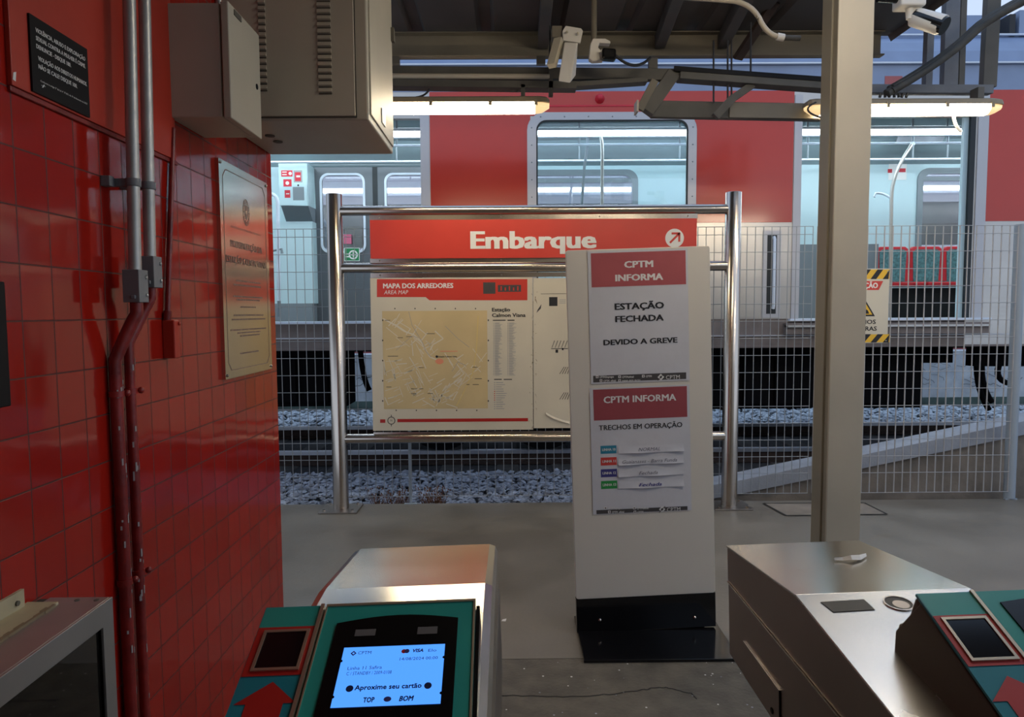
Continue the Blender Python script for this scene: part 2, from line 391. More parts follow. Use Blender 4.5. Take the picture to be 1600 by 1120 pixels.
# upper cable tray
t = thing('cable_tray', 'dark cable tray run with a pale pipe, stepping down towards the column', 'cable tray', at(800, 130))
a = at(540, 100); b_ = at(1032, 113)
g = MB(); g.bar(at(540, 113), at(1062, 118), .05, .072, 'tray_dark'); g.bar(at(540, 132), at(900, 136), .10, .045, 'tray_dark'); g.bar(at(890, 135), at(1010, 127), .09, .030, 'tray_dark'); g.build('upper_channel', t, bevel=.002)
lab(MB().tube([at(560, 122)-Vector((0, .04, 0)), at(858, 123)-Vector((0, .04, 0))], .017, 'cond_beige').build('pipe', t), 'pale beige pipe')
for px, y0, y1 in ((860, 104, 152), (817, 136, 158)): MB().obox(at(px, (y0+y1)/2)-Vector((0, .03, 0)), (.013, 0, 0), (0, .02, 0), (0, 0, (y1-y0)/2*YT/F), 'tray_dark').build('hanger', t)
for px in (800, 808): MB().obox(at(px, 141), (.006, 0, 0), (0, .006, 0), (0, 0, .012), 'tray_dark').build('bolt', t)
g = MB(); g.bar(at(1020, 92), at(1020, 116), .04, .055, 'tray_dark', (1, 0, 0)); g.build('drop_bracket', t)
# slanting tray to the right
g = MB(); g.bar(at(1060, 120), at(1300, 137), .10, .05, 'tray_dark'); g.bar(at(1050, 111)+Vector((0, -.05, 0)), at(1300, 129)+Vector((0, -.05, 0)), .01, .03, 'black'); g.build('slanting_channel', t, bevel=.002)
g = MB(); g.bar(at(1175, 133), at(1143, 155), .05, .045, 'tray_dark'); g.build('arm', t)
# junction arm between trays
g = MB(); g.bar(at(1052, 116), at(1010, 176), .08, .085, 'tray_dark'); g.bar(at(1022, 128)-Vector((0, .03, 0)), at(998, 174)-Vector((0, .03, 0)), .03, .05, 'beam_dark'); g.build('elbow', t, bevel=.003)
lab(MB().obox(at(992, 172)-Vector((0, .05, 0)), (.006, 0, 0), (0, .05, 0), (0, 0, .035), 'cond_beige').build('end_plate', t), 'pale end plate')
# lower tray
g = MB(); o6 = Vector((0, .06, 0)); g.bar(at(1020, 167)+o6, at(1290, 172)+o6, .05, .105, 'tray_dark'); g.build('lower_channel', t, bevel=.003)
lab(MB().bar(at(1142, 170)+Vector((0, .028, 0)), at(1285, 172)+Vector((0, .028, 0)), .012, .095, 'beam_dark').build('side_plate', t), 'lighter side plate')
MB().bar(at(1140, 158)-Vector((0, .05, 0)), at(1114, 186)-Vector((0, .05, 0)), .04, .05, 'tray_dark').build('arm', t)
# hanging rods
for (px, y0, y1), lb in zip(((1115, 88, 160), (1137, 88, 160), (1143, 88, 160), (1173, 60, 135)), ('leftmost', 'second from left', 'third from left', 'rightmost')):
    g = MB().tube([at(px, y0-25), at(px, y1)], .006, 'cable', 6).build('hanging_rod', loc=at(px, y0-25)); tag(g, lb+' of the thin black rods hanging beside the cable tray arms', 'rod', 'thin hanging rods')
# loop of cable beside tray
tag(MB().tube(arc(at(650, 152), at(668, 150), at(672, 136), 8), .006, 'cable', 6).build('cable', loc=at(650, 152)), 'short black cable curling up from the left lamp', 'cable')

# right-hand frame: bar, uprights
tag(MB().bar(at(1330, 140, 4.61), at(1548, 141, 4.61), .06, .055, 'tray_blue').build('frame_bar', loc=at(1330, 140), bevel=.003), 'dark horizontal bar carrying the right lamp', 'bar')
for px0, px1, wd, mt, lb in ((1456, 1448, .045, 'tray_blue', 'slim dark upright left of the wide grey one above the right lamp'), (1488, 1482, .095, 'tray_blue', 'wide blue grey upright above the right lamp'), (1505, 1499, .04, 'tray_dark', 'dark upright touching the wide grey one above the right lamp'), (1553, 1543, .09, 'tray_dark', 'rightmost dark upright dropping to the bar of the right lamp')):
    o = MB().bar(at(px0, -60, 4.62), at(px1, 137, 4.62), .05, wd, mt, (1, 0, 0)).build('upright_post', loc=at(px1, 137, 4.62), bevel=.003); tag(o, lb, 'post')
pts = arc(at(1390, 142, 4.45), at(1475, 95, 4.45), at(1520, 50, 4.42), 8)[:-1]+arc(at(1520, 50, 4.42), at(1545, 25, 4.4), at(1640, -20, 4.35), 6)
g = MB()
for k in range(5):
    a = k*1.257; g.tube([p+Vector((math.cos(a)*.022, math.sin(a)*.022, math.sin(a+1)*.022)) for p in pts], .021, 'bundle', 8)
tag(g.build('cable_bundle', loc=at(1390, 142)), 'thick dark bundle of cables sweeping up to the right', 'cable bundle')
g = MB(); rnd = random.Random(3)
for k in range(7):
    p = at(1376+k*7, 146); g.tube([p, p+Vector((rnd.uniform(-.01, .01), 0, -.025))], .009, 'tray_dark', 6)
tag(g.build('cable_ties', loc=at(1390, 146)), 'row of ragged black cable tie ends under the bar beside the column', 'cable ties')

# fluorescent fixtures
def lamp(xl, xr, yc, label, Y=4.5, group='sealed tube lamps over the platform'):
    a, b = at(xl, yc, Y), at(xr, yc, Y); t = thing('fluorescent_lamp', label, 'lamp', (a+b)/2, None); L = b.x-a.x
    def sec(x, z, s): return [Vector((x, Y+dy*s, z+dz*s)) for dy, dz in ((-.062, 0), (-.055, .03), (-.02, .045), (.02, .045), (.055, .03), (.062, 0))]
    g = MB()
    xs = [(a.x, .6), (a.x+.02, .9), (a.x+.06, 1), (b.x-.06, 1), (b.x-.02, .9), (b.x, .6)]; vs = []
    for x, s in xs: vs += sec(x, a.z, s)
    g.add(vs, [(i*6+k, i*6+(k+1) % 6, (i+1)*6+(k+1) % 6, (i+1)*6+k) for i in range(5) for k in range(6)]+[tuple(range(6)), tuple(range(30, 36))[::-1]], 'lamp_body'); g.build('housing', t)
    def low(x, s): return [Vector((x, Y+dy*s, a.z+dz*s)) for dy, dz in ((-.055, -.002), (-.05, -.035), (-.025, -.055), (.025, -.055), (.05, -.035), (.055, -.002))]
    g = MB(); vs = low(a.x+.09, 1)+low(b.x-.09, 1); g.add(vs, [(k, (k+1) % 6, 6+(k+1) % 6, 6+k) for k in range(6)]+[tuple(range(6)), tuple(range(6, 12))[::-1]], 'lamp_glow', True); g.build('diffuser', t)
    for e0, e1 in ((a.x+.09, a.x), (b.x-.09, b.x)):
        g = MB(); vs = low(e0, 1)+low((e0+e1)/2, .9)+low(e1, .45); g.add(vs, [(i*6+k, i*6+(k+1) % 6, (i+1)*6+(k+1) % 6, (i+1)*6+k) for i in range(2) for k in range(6)]+[tuple(range(12, 18))], 'lamp_end', True); g.build('end_cap', t)
    for f in (.1, .4, .7, .93): x = a.x+L*f; MB().box(x-.01, x+.01, Y-.067, Y-.055, a.z-.022, a.z+.012, 'lamp_body').build('clip', t)
    return t
lamp(552, 858, 164, 'lit tube lamp on the left, hanging from the tray beside the big cabinet')
t2 = lamp(1258, 1562, 167, 'lit tube lamp on the right, passing behind the steel column')
MB().box(at(1522, 140).x-.02, at(1522, 140).x+.02, 4.48, 4.56, at(1522, 158).z, at(1522, 141).z, 'tray_dark').build('hanger', t2)
tag(MB().tube(arc(at(1275, 160, 4.42), at(1240, 175, 4.4), at(1300, 188, 4.42), 10), .006, 'cable', 6).build('cable', loc=at(1275, 160, 4.42)), 'thin dark cable looping round the left end of the right lamp', 'cable')
tag(MB().tube(arc(at(1490, 182, 4.5), at(1492, 198, 4.5), at(1502, 206, 4.5), 6), .010, 'white_print', 6).build('cable', loc=at(1490, 182)), 'short white cable hanging under the right lamp', 'cable')
# unseen hall lamps added overhead to brighten the board and signs
def fill_lamp(x, y, label):
    t = thing('fluorescent_lamp', label, 'lamp', (x, y, 3.2)); MB().box(x-.62, x+.62, y-.07, y+.07, 3.2, 3.25, 'beige_metal').build('housing', t); 
    MB().tube([(x-.6, y, 3.17), (x+.6, y, 3.17)], .03, 'fill_glow', 10).build('tube', t); MB().box(x-.01, x+.01, y-.01, y+.01, 3.25, 3.50, 'beige_metal').build('rod', t)
fill_lamp(1.2, 2.2, 'unseen ceiling tube lamp added over the turnstiles to light the board')
fill_lamp(4.2, 1.2, 'unseen ceiling tube lamp added to light the hall right of the turnstiles')

# security cameras and fittings
t = thing('security_camera', 'beige camera with long housing pointing down, left of the pair', 'security camera', at(885, 85, 4.3))
P = PY(4.3); g = MB(); g.slab(P, [P.uv(*p) for p in ((879, 48), (884, 40), (908, 44), (911, 48), (907, 67), (880, 63))], -.02, .0, 'cam_white'); g.ball(at(885, 54, 4.32)-Vector((0, .04, 0)), .009, 'beige_metal', 8); g.ball(at(902, 56, 4.32)-Vector((0, .04, 0)), .009, 'beige_metal', 8); g.build('mounting_plate', t, bevel=.003)
g = MB(); top = [at(x, y, 4.28) for x, y in ((883, 66), (903, 68))]; ax = at(902, 66, 4.3)
vs = [at(882, 66, 4.25), at(903, 67, 4.25), at(903, 67, 4.33), at(882, 66, 4.33), at(872, 127, 4.1), at(891, 130, 4.1), at(900, 118, 4.22), at(880, 115, 4.22)]
g.add(vs, [(0, 1, 2, 3), (7, 6, 5, 4), (0, 4, 5, 1), (1, 5, 6, 2), (2, 6, 7, 3), (3, 7, 4, 0)], 'cam_white'); g.build('housing', t, bevel=.006)
lab(MB().bar(at(873, 62, 4.3), at(862, 103, 4.22), .05, .035, 'beige_metal').build('side_arm', t), 'slanting beige arm')
MB().box(at(862, 50, 4.35).x, at(878, 50, 4.35).x, 4.33, 4.42, at(862, 60, 4.35).z, at(862, 42, 4.35).z, 'beam_dark').build('bracket', t, bevel=.004)
MB().tube([at(859, 40, 4.42), at(859, 105, 4.42)], .006, 'cable', 6).build('cable', t)
t = thing('security_camera', 'small black camera in a pale hooked bracket with a looping black cable', 'security camera', at(945, 80, 4.3))
P = PY(4.3); g = MB(); g.slab(P, [P.uv(*p) for p in ((922, 70), (926, 62), (945, 62), (953, 66), (953, 70), (936, 69), (934, 76), (940, 82), (937, 86), (942, 96), (925, 97), (920, 93))], -.03, .02, 'cam_white'); g.build('bracket', t, bevel=.004)
g = MB(); g.obox(at(951, 86, 4.24), (.042, 0, -.003), (0, .03, 0), (.0, 0, .033), 'gloss_black'); g.build('body', t, bevel=.012)
MB().tube([at(940, 80, 4.3), at(944, 84, 4.25)], .012, 'cam_white', 8).build('joint', t)
MB().tube([at(928, 75, 4.32), at(928, -25, 4.33)], .018, 'beam_dark', 10).build('drop_pipe', t)
MB().tube(arc(at(961, 86, 4.26), at(992, 116, 4.3), at(1016, 90, 4.4), 12), .009, 'cable', 8).build('cable', t)
t = thing('security_camera', 'white and black bullet camera hanging to the right of the steel column', 'security camera', at(1435, 20, 3.9))
YC = 3.9; g = MB(); g.box(at(1401, 0, YC).x, at(1440, 0, YC).x, YC-.05, YC+.05, at(1401, 14, YC).z, at(1401, -12, YC).z, 'cam_white'); g.build('base', t, bevel=.01)
MB().tube([at(1421, 5, YC), at(1421, 30, YC)], [.022, .018], 'cam_white', 12).build('stem', t)
a0 = at(1425, 27, YC+.02); a1 = at(1474, 43, YC-.10); g = MB(); g.tube([a0, a0+(a1-a0)*.06, a0+(a1-a0)*.9, a1], [.03, .045, .045, .035], 'cam_white', 18); g.build('body', t)
d = (a1-a0); sgn = Vector((.04, -.02, .035)); lab(MB().tube([a0+d*.1+Vector((0, 0, .009)), a0+d*1.04+Vector((0, 0, .009))], [.044, .047], 'gloss_black', 18).build('hood', t), 'black band')
lab(MB().tube([a0+d*.02+Vector((0, 0, .016)), a0+d*1.0+Vector((0, 0, .020))], [.040, .0445], 'cam_white', 18).build('top_cover', t), 'white upper cover')
tag(MB().tube([at(1372, -4, 3.9), at(1405, -2, 3.9)], .025, 'gloss_black', 10).build('cable_gland', loc=at(1372, -4, 3.9)), 'black fitting at the picture top between column and white camera', 'fitting')
tag(MB().tube([at(1045, -6, 4.0)]+arc(at(1140, 1, 4.0), at(1172, 3, 4.0), at(1186, 28, 4.0), 6)+arc(at(1186, 28, 4.0), at(1196, 52, 4.0), at(1214, 57, 4.0), 6), .014, 'cond_beige', 10).build('bent_conduit', loc=at(1140, 1, 4.0)), 'pale bent conduit curving down under the dark roof', 'conduit')
tag(MB().tube([at(1214, 57, 4.0), at(1225, 59, 4.0)], .020, 'cam_white', 10).tube([at(1226, 59, 4.0), at(1250, 60, 4.0)], .015, 'bundle', 10).build('conduit_plug', loc=at(1214, 57, 4.0)), 'white plug at the end of the bent conduit', 'plug')
# hanging conduit left (small cable across roof)

# ================================================================== left wall fittings
WX = -1.1
def onwall(px, py, X=WX): y, z = yz(px, py, X); return y, z
# black notice
ya, zt = onwall(44, 20, -1.085); yb, _ = onwall(136, 100, -1.085); zb = onwall(138, 183, -1.085)[1]
t = thing('notice_plate', 'black notice plate with white capital lettering on the red wall', 'sign', (-1.085, ya, zb))
P = Plane((-1.083, ya, zb), (0, 1, 0), (0, 0, 1)); W_ = yb-ya; H_ = zt-zb
g = MB(); g.box(-1.088, -1.083, ya, yb, zb, zt, 'black')
for i, (s, f) in enumerate((('VIOLÊNCIA, ABUSO E EXPLORAÇÃO', .86), ('SEXUAL CONTRA A MULHER É CRIME.', .86), ('DENUNCIE - DISQUE 180.', .58))): g.text(P, s, W_*.08, H_*(.80-.105*i), H_*.055, 'white_print', width=W_*f, bold=.012)
for i, (s, f) in enumerate((('VIOLAÇÃO AOS DIREITOS HUMANOS.', .85), ('NÃO SE CALE! DISQUE 100.', .66))): g.text(P, s, W_*.1, H_*(.44-.105*i), H_*.055, 'white_print', width=W_*f, bold=.012)
g.text(P, 'Conforme o artigo 5º da Lei nº 17.621, de 17 de fevereiro de 2023', W_*.12, H_*.17, H_*.022, 'white_print', width=W_*.82)
g.flat(P, [(W_*.14, H_*.10), (W_*.16, H_*.105), (W_*.19, H_*.15), (W_*.17, H_*.15)], 'white_print', .001); g.flat(P, [(W_*.13, H_*.125), (W_*.2, H_*.13), (W_*.2, H_*.135), (W_*.13, H_*.13)], 'white_print', .001)
g.build('plate', t)
# black board at the frame edge
yb, zt = onwall(8, 440, -1.07); zb = onwall(8, 636, -1.07)[1]
tag(MB().box(-1.1, -1.07, yb-.5, yb, zb, zt, 'black').build('wall_board', loc=(-1.1, yb, zb), bevel=.003), 'edge of a black board at the far left of the tiled wall', 'board')
# conduits
def conduit(px, ytop, yend, label, X, off):
    y, _ = onwall(px+4, 420, X); ze = onwall(px, yend, X)[1]; t = thing('wall_conduit', label, 'conduit', (X, y, ze))
    MB().tube([(X, y, ze), (X, y+.038*(3.5-ze), 3.5)], .0165, 'zinc', 16).build('pipe', t)
    zc = onwall(px, 285 if off == 0 else 290, X)[1]; y += .038*(zc-ze)
    g = MB(); g.tube([(X, y, zc-.011), (X, y, zc+.011)], .020, 'grey_cast', 16); g.box(-1.1, X, y-.008, y+.008, zc-.011, zc+.011, 'grey_cast'); g.box(-1.1, -1.075, y-.035, y-.012, zc-.014, zc+.014, 'grey_cast'); g.build('clamp', t, bevel=.002)
    zk = ze-.085; y -= .038*(zc-ze)
    g = MB(); g.box(X-.024, X+.022, y-.024, y+.026, zk, ze+.005, 'grey_cast'); g.box(X+.0, X+.012, y-.03, y+.03, zk+.01, zk+.02, 'grey_cast'); g.ball((X+.022, y+.014, zk+.02), .006, 'zinc', 8); g.ball((X+.022, y+.014, zk+.07), .006, 'zinc', 8); g.build('coupling', t, bevel=.006)
    return y, zk
y, zk = conduit(207, 0, 424, 'left of the twin grey conduits on the tiled wall', -1.03, 0)
rnd = random.Random(5)
def redpipe(y, zk, X, label, y2, r):
    t = thing('painted_pipe', label, 'pipe', (X, y, 0)); zt = zk-.10
    pts = [Vector((X, y, zk+.01)), Vector((X, y, zk-.02))]+arc((X, y, zk-.03), (X-.02, y-.01, zk-.07), (-1.08, y2, zk-.16), 6)+[Vector((-1.08, y2, zk-.3)), Vector((-1.08, y2+.004, 0))]
    MB().tube(pts, r, 'red_paint_pipe', 14).build('pipe', t)
    g = MB()
    for k in range(24):
        z = rnd.uniform(.25, zk-.2) if k > 8 else rnd.uniform(.7, 1.15); a = rnd.uniform(-1.2, .5); c = Vector((-1.08+math.cos(a)*r*1.01, y2+math.sin(a)*r*1.01, z)); h = rnd.uniform(.003, .014)
        g.obox(c, (-math.sin(a)*.0022, math.cos(a)*.0022, 0), (math.cos(a)*.0006, math.sin(a)*.0006, 0), (0, 0, h), 'chip')
    stuff(g.build('paint_chips', t))
    for z in (onwall(207, 610, -1.08)[1], .8):
        g = MB(); g.tube([(-1.08, y2, z-.008), (-1.08, y2, z+.008)], r+.004, 'red_paint_pipe', 12); g.ball((-1.06, y2+.018, z), .010, 'red_paint_pipe', 8); g.build('clamp', t)
redpipe(y, zk, -1.03, 'chipped dark red pipe under the left grey conduit', y-.03, .017)
y, zk = conduit(231, 0, 403, 'right of the twin grey conduits on the tiled wall, ending higher', -1.035, 1)
redpipe(y, zk, -1.035, 'chipped dark red pipe under the right grey conduit', y-.05, .014)
# thin red conduit with box
y, z = onwall(263, 500, -1.085); z0 = onwall(263, 560, -1.085)[1]
t = thing('painted_conduit', 'thin red painted conduit with a small red box left of the metal plaque', 'conduit', (-1.09, y, z0))
MB().tube([(-1.088, y, z), (-1.088, onwall(271, 215, -1.088)[0], onwall(271, 215, -1.088)[1]+.03)], .009, 'red_paint_pipe', 10).build('pipe', t)
MB().box(-1.1, -1.06, y-.014, y+.022, z0, z, 'red_paint').build('box', t, bevel=.004); MB().tube([(-1.09, y, z-.005), (-1.085, y, z+.03)], .013, 'red_paint_pipe', 10).build('gland', t); MB().ball((-1.058, y+.015, z-.012), .006, 'red_paint', 8).build('screw', t)
# small electrical box
ya, zb = onwall(263, 183); yb = ya+.27; zb = xz(310, 183, ya)[1]; zt = xz(310, 4, ya)[1]; xf = xz(346, 100, ya)[0]
t = thing('electrical_box', 'small beige electrical box with a round lock on the red wall', 'electrical box', (-1.1, ya, zb))
MB().box(-1.1, xf-.002, ya, yb, zb, zt, 'beige_metal').build('body', t, bevel=.004)
d = MB().box(xf+.004, xf+.03, ya-.006, yb+.006, zb-.004, zt+.004, 'beige_metal').build('door', t, bevel=.004)
MB().tube([(xf+.028, yb-.035, (zb+zt)/2-.01), (xf+.032, yb-.035, (zb+zt)/2-.01)], .010, 'black', 14).build('lock', d)
MB().box(xf+.029, xf+.033, ya+.04, ya+.10, zt-.022, zt-.004, 'beige_dark').build('label_plate', d)
MB().box(xf-.01, xf+.006, ya+.02, yb-.02, zb+.02, zt-.02, 'beige_dark').build('gasket', t)
MB().tube([(xf-.01, ya+.02, zt), (xf-.01, ya+.02, 3.4)], .010, 'zinc', 10).build('feed_pipe', t)
# big electrical cabinet
YA = 2.72; YBk = 3.29; xr, zb = xz(576, 188, YA); zt = 3.45
t = thing('electrical_cabinet', 'large beige louvred electrical cabinet hanging at the top left', 'electrical cabinet', (-1.1, YA, zb))
MB().box(-1.097, xr, YA, YBk, zb, zt, 'beige_metal').build('body', t, bevel=.006)
x1, z1 = xz(556, 182, YA); d = MB().box(-1.09, x1, YA-.010, YA-.002, z1+.0, zt-.01, 'beige_metal').build('front_panel', t, bevel=.002)
MB().box(x1+.001, x1+.005, YA-.004, YA, z1-.004, zt-.01, 'beige_dark').build('panel_gap', t)
MB().box(-1.09, x1+.004, YA-.004, YA, z1-.005, z1-.001, 'beige_dark').build('lower_panel_gap', t)
for xl, xr_, last in ((403, 414, 140), (495, 516, 145)):
    g = MB(); a = xz(xl, 10, YA-.01)[0]; b = xz(xr_, 10, YA-.01)[0]
    for k in range(22):
        py = last-k*10.3; z = xz(500, py, YA-.01)[1]
        g.add([(a, YA-.0105, z), (b, YA-.0105, z), (b, YA-.0105, z+.018), (a, YA-.0105, z+.018), (a, YA-.018, z+.003), (b, YA-.018, z+.003)], [(0, 1, 5, 4), (4, 5, 2, 3), (0, 4, 3), (1, 2, 5)], 'beige_metal'); g.box(a, b, YA-.0115, YA-.009, z-.006, z-.001, 'beige_dark')
    stuff(g.build('louvres', t))
g = MB(); g.box(xr, xr+.006, YA+.03, YBk-.01, zb+.03, zt-.01, 'beige_metal'); g.build('side_panel', t, bevel=.002)
MB().box(xr+.006, xr+.010, YA+.25, YA+.33, zb+.06, zb+.12, 'alu').build('rating_plate', t)
MB().box(xr-.01, xr+.02, YBk-.04, YBk-.01, zb+.5, zb+.56, 'beige_dark').build('hinge', t)
for y in (YA+.22, YA+.32): MB().tube([(-.98, y, zb-.004), (-.98, y, zb)], .02, 'beige_dark', 10).build('knockout', t)

# metal plaque
P = PX(-1.085); ya, _ = onwall(343, 300, -1.085); yb, _ = onwall(420, 400, -1.085); zt = onwall(343, 247, -1.085)[1]; zb = onwall(420, 577, -1.085)[1]
t = thing('commemorative_plaque', 'engraved stainless plaque with a crest at the end of the tiled wall', 'plaque', (-1.1, ya, zb))
P = Plane((-1.085, ya, zb), (0, 1, 0), (0, 0, 1)); W_ = yb-ya; H_ = zt-zb
g = MB(); g.box(-1.1, -1.085, ya, yb, zb, zt, 'steel_plaque')
o_ = rr(.03, W_-.03, .03, H_-.03, .03, 1); g.ring(P, o_, [(u+(.003 if u < W_/2 else -.003), v+(.003 if v < H_/2 else -.003)) for u, v in o_], .0002, .0008, 'engrave')
c = W_/2; g.ring(P, circ(c, H_*.80, .036, 24, .055), circ(c, H_*.80, .033, 24, .052), .0002, .0009, 'engrave')
for k in range(12): a = k*math.pi/6; g.line(P, [(c+.024*math.cos(a), H_*.80+.038*math.sin(a)), (c+.033*math.cos(a), H_*.80+.052*math.sin(a))], .007, 'engrave')
g.flat(P, [(c-.017, H_*.8+.03), (c+.017, H_*.8+.03), (c+.017, H_*.8-.01), (c, H_*.8-.035), (c-.017, H_*.8-.01)], 'engrave', .0008); g.flat(P, circ(c, H_*.8, .009, 12), 'steel_plaque', .0012)
g.text(P, 'GOVERNO DO ESTADO DE SÃO PAULO', c, H_*.705, .008, 'engrave', width=W_*.62, al='c')
g.text(P, 'MODERNIZAÇÃO DA', c, H_*.615, .026, 'engrave', width=W_*.66, al='c', bold=.012); g.text(P, 'ESTAÇÃO CALMON VIANA', c, H_*.54, .026, 'engrave', width=W_*.84, al='c', bold=.012)
for i, (vv, wd) in enumerate(((.455, .5), (.435, .6), (.38, .62), (.365, .5), (.33, .35), (.29, .62), (.27, .7), (.22, .76), (.205, .5), (.19, .4), (.105, .42))):
    n = int(30*wd); x = c-W_*wd/2
    while x < c+W_*wd/2-.01:
        l = rnd.uniform(.006, .022); g.flat(P, [(x, H_*vv), (x+l, H_*vv), (x+l, H_*vv+.006), (x, H_*vv+.006)], 'engrave', .0008); x += l+.004
g.build('plate', t, bevel=0)
for u, v in ((.014, .014), (W_-.014, .014), (.014, H_-.014), (W_-.014, H_-.014)): MB().ball(P.pt(u, v, .001), .006, 'steel', 8).build('screw', t)
# aluminium framed cabinet at the lower left
cx = -.935; yf, zf = yz(172, 932, cx)
t = thing('display_cabinet', 'aluminium framed glass fronted cabinet low on the red wall', 'cabinet', (-1.1, yf, 0))
y0 = .35
g = MB(); g.box(-1.075, cx, y0, yf, zf-.03, zf, 'alu'); g.box(-1.075, cx, yf-.03, yf, .1, zf-.03, 'alu'); g.box(-1.075, cx, y0, yf, .1, .13, 'alu'); g.build('casing', t, bevel=.002)
MB().box(-1.099, -1.075, y0, yf, .1, zf-.004, 'dark_inside').build('back_panel', t)
g = MB(); P = PX(cx)
g.ring(P, [(y0, .1), (yf, .1), (yf, zf), (y0, zf)], [(y0+.05, .15), (yf-.042, .15), (yf-.042, zf-.055), (y0+.05, zf-.055)], .0, .006, 'alu'); g.build('front_frame', t, bevel=.001)
lab(MB().box(cx-.09, cx-.012, yf-.085, yf-.055, .13, zf-.06, 'blue_film').build('blue_strip', t), 'torn blue film strip')
MB().box(cx-.02, cx-.008, yf-.11, yf-.095, .13, zf-.05, 'zinc').build('inner_rail', t)
MB().box(cx-.006, cx-.003, y0+.03, yf-.03, .13, zf-.04, 'cabinet_glass').build('glass_pane', t)
g = MB(); yc = yf-.06
g.box(-1.1, -1.092, y0, yc, zf-.002, zf+.045, 'cream'); g.box(-1.1, -1.03, y0, yc+.02, zf, zf+.006, 'cream'); g.tube([(-1.092, yc-.025, zf+.022), (-1.088, yc-.025, zf+.022)], .006, 'beige_dark', 8); lab(g.build('fixing_angle', t), 'cream painted angle strip')
g = MB(); y = y0
while y < yc: y2_ = y+rnd.uniform(.01, .03); g.box(-1.032-rnd.uniform(0, .006), -1.026+rnd.uniform(0, .003), y, y2_, zf+.0005, zf+.0068, 'dirt'); y = y2_
g.build('sealant_line', t)
for x in (-1.0, -.955): MB().tube([(x, yf-.02, zf), (x, yf-.02, zf+.0015)], .006, 'beige_dark', 10).build('screw_hole', t)

# ================================================================== steel column
YC = 3.4; xl, _ = xz(1311, 0, YC); xr, _ = xz(1367, 0, YC)
t = thing('steel_column', 'tall beige steel column standing behind the right turnstile', 'column', ((xl+xr)/2, YC+.1, 0))
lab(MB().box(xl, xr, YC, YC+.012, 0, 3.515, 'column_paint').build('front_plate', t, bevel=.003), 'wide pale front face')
MB().box(xl+.012, xr-.012, YC+.012, YC+.075, 0, 3.515, 'column_paint_shaded').build('core', t)
MB().box(xl+.002, xr-.002, YC+.075, YC+.18, 0, 3.515, 'column_paint_shaded').build('rear_channel', t, bevel=.003)
MB().box(xl-.05, xr+.05, YC-.05, YC+.23, 0, .012, 'column_paint_shaded').build('base_plate', t)

# ================================================================== sign frame
YS = 5.4; S = PY(YS)
t = thing('sign_frame', 'stainless tube frame carrying the red boarding sign and the area map', 'sign stand', (S.uv(832, 800)[0], YS, 0))
def sx_(px, py=560): return S.uv(px, py)[0]
def sz_(py, px=832): return S.uv(px, py)[1]
xL = (S.uv(521, 303)[0]+S.uv(534, 795)[0])/2; xR = (S.uv(1146, 303)[0]+S.uv(1139, 795)[0])/2; zt = sz_(302)
for x, lb in ((xL, 'left'), (xR, 'right')):
    p = MB().tube([(x, YS, .012), (x, YS, zt-.004), (x, YS, zt)], [.061, .061, .058], 'steel', 32).build('post', t)
    b = MB().box(x-.15, x+.15, YS-.13, YS+.13, 0, .012, 'steel_dark').build('base_plate', t, bevel=.002)
    for dx in (-.11, .11):
        for dy in (-.1, .1): MB().tube([(x+dx, YS+dy, .012), (x+dx, YS+dy, .026)], .011, 'steel', 6, False).build('bolt', b)
for y in (328, 417, 683): z = sz_(y); MB().tube([(xL, YS, z), (xR, YS, z)], .037 if y != 417 else .038, 'steel', 24).build('rail', t)
x0, x1 = sx_(578, 370), sx_(1089, 370)
for py, dz in ((339, .018), (406, .018), (429, .018)):
    z = sz_(py); g = MB().box(x0, x1, YS-.012, YS+.0, z-dz, z+dz, 'steel'); 
    for f in (.03, .4, .7, .97): g.ball((x0+(x1-x0)*f, YS-.013, z), .007, 'steel_dark', 8)
    g.build('fixing_strip', t)
z = sz_(675); MB().box(x0, x1, YS-.012, YS+.0, z-.02, z+.01, 'steel').build('fixing_strip', t)
P = PY(YS-.03)
a = P.uv(579, 404); b = P.uv(1089, 341)
g = MB(); g.box(a[0], b[0], YS-.03, YS+.0, a[1], b[1], 'sign_red')
g.ptext(P, 'Embarque', 737, 930, 387.5, 26, 'white_print', bold=.035)
cu, cv = P.uv(1054, 372); g.flat(P, circ(cu, cv, .072, 32), 'white_print', .001)
g.line(P, [(cu-.036, cv-.036), (cu+.03, cv+.03)], .016, 'sign_red', .002); g.line(P, [(cu-.024, cv+.036), (cu+.042, cv+.036)], .016, 'sign_red', .002); g.line(P, [(cu+.036, cv+.042), (cu+.036, cv-.028)], .016, 'sign_red', .002)
lab(g.build('boarding_panel', t), 'red panel with white lettering and a round arrow mark')
# area map panel
a = P.uv(583, 673); b = P.uv(832, 433)
def mapx(px, py): return P.uv(px, py)
g = MB(); g.box(a[0], b[0], YS-.03, YS+.0, a[1], b[1], 'map_white')
g.ppoly(P, [(589, 436), (824, 436), (824, 469), (671, 469), (665, 464), (589, 464)], 'sign_red')
g.ptext(P, 'MAPA DOS ARREDORES', 599, 708, 450, 7.3, 'white_print', bold=.03); g.ptext(P, 'AREA MAP', 600, 638, 459.5, 6, 'white_print', shear=.2)
g.prect(P, 755, 441, 774, 459, 'paper_dark', .001); g.prect(P, 778, 445, 814, 456, 'paper_dark', .001)
for k in range(5): g.prect(P, 782+k*6.5, 447+(k % 2)*2, 784+k*6.5, 454, 'sign_red', .0015)
g.prect(P, 600, 485, 761, 639, 'map_tan'); ml, mb_ = P.uv(601, 638); mr_, mt = P.uv(760, 486); mw = mr_-ml; mh = mt-mb_
R = random.Random(11)
def clip(p): return (min(mr_, max(ml, p[0])), min(mt, max(mb_, p[1])))
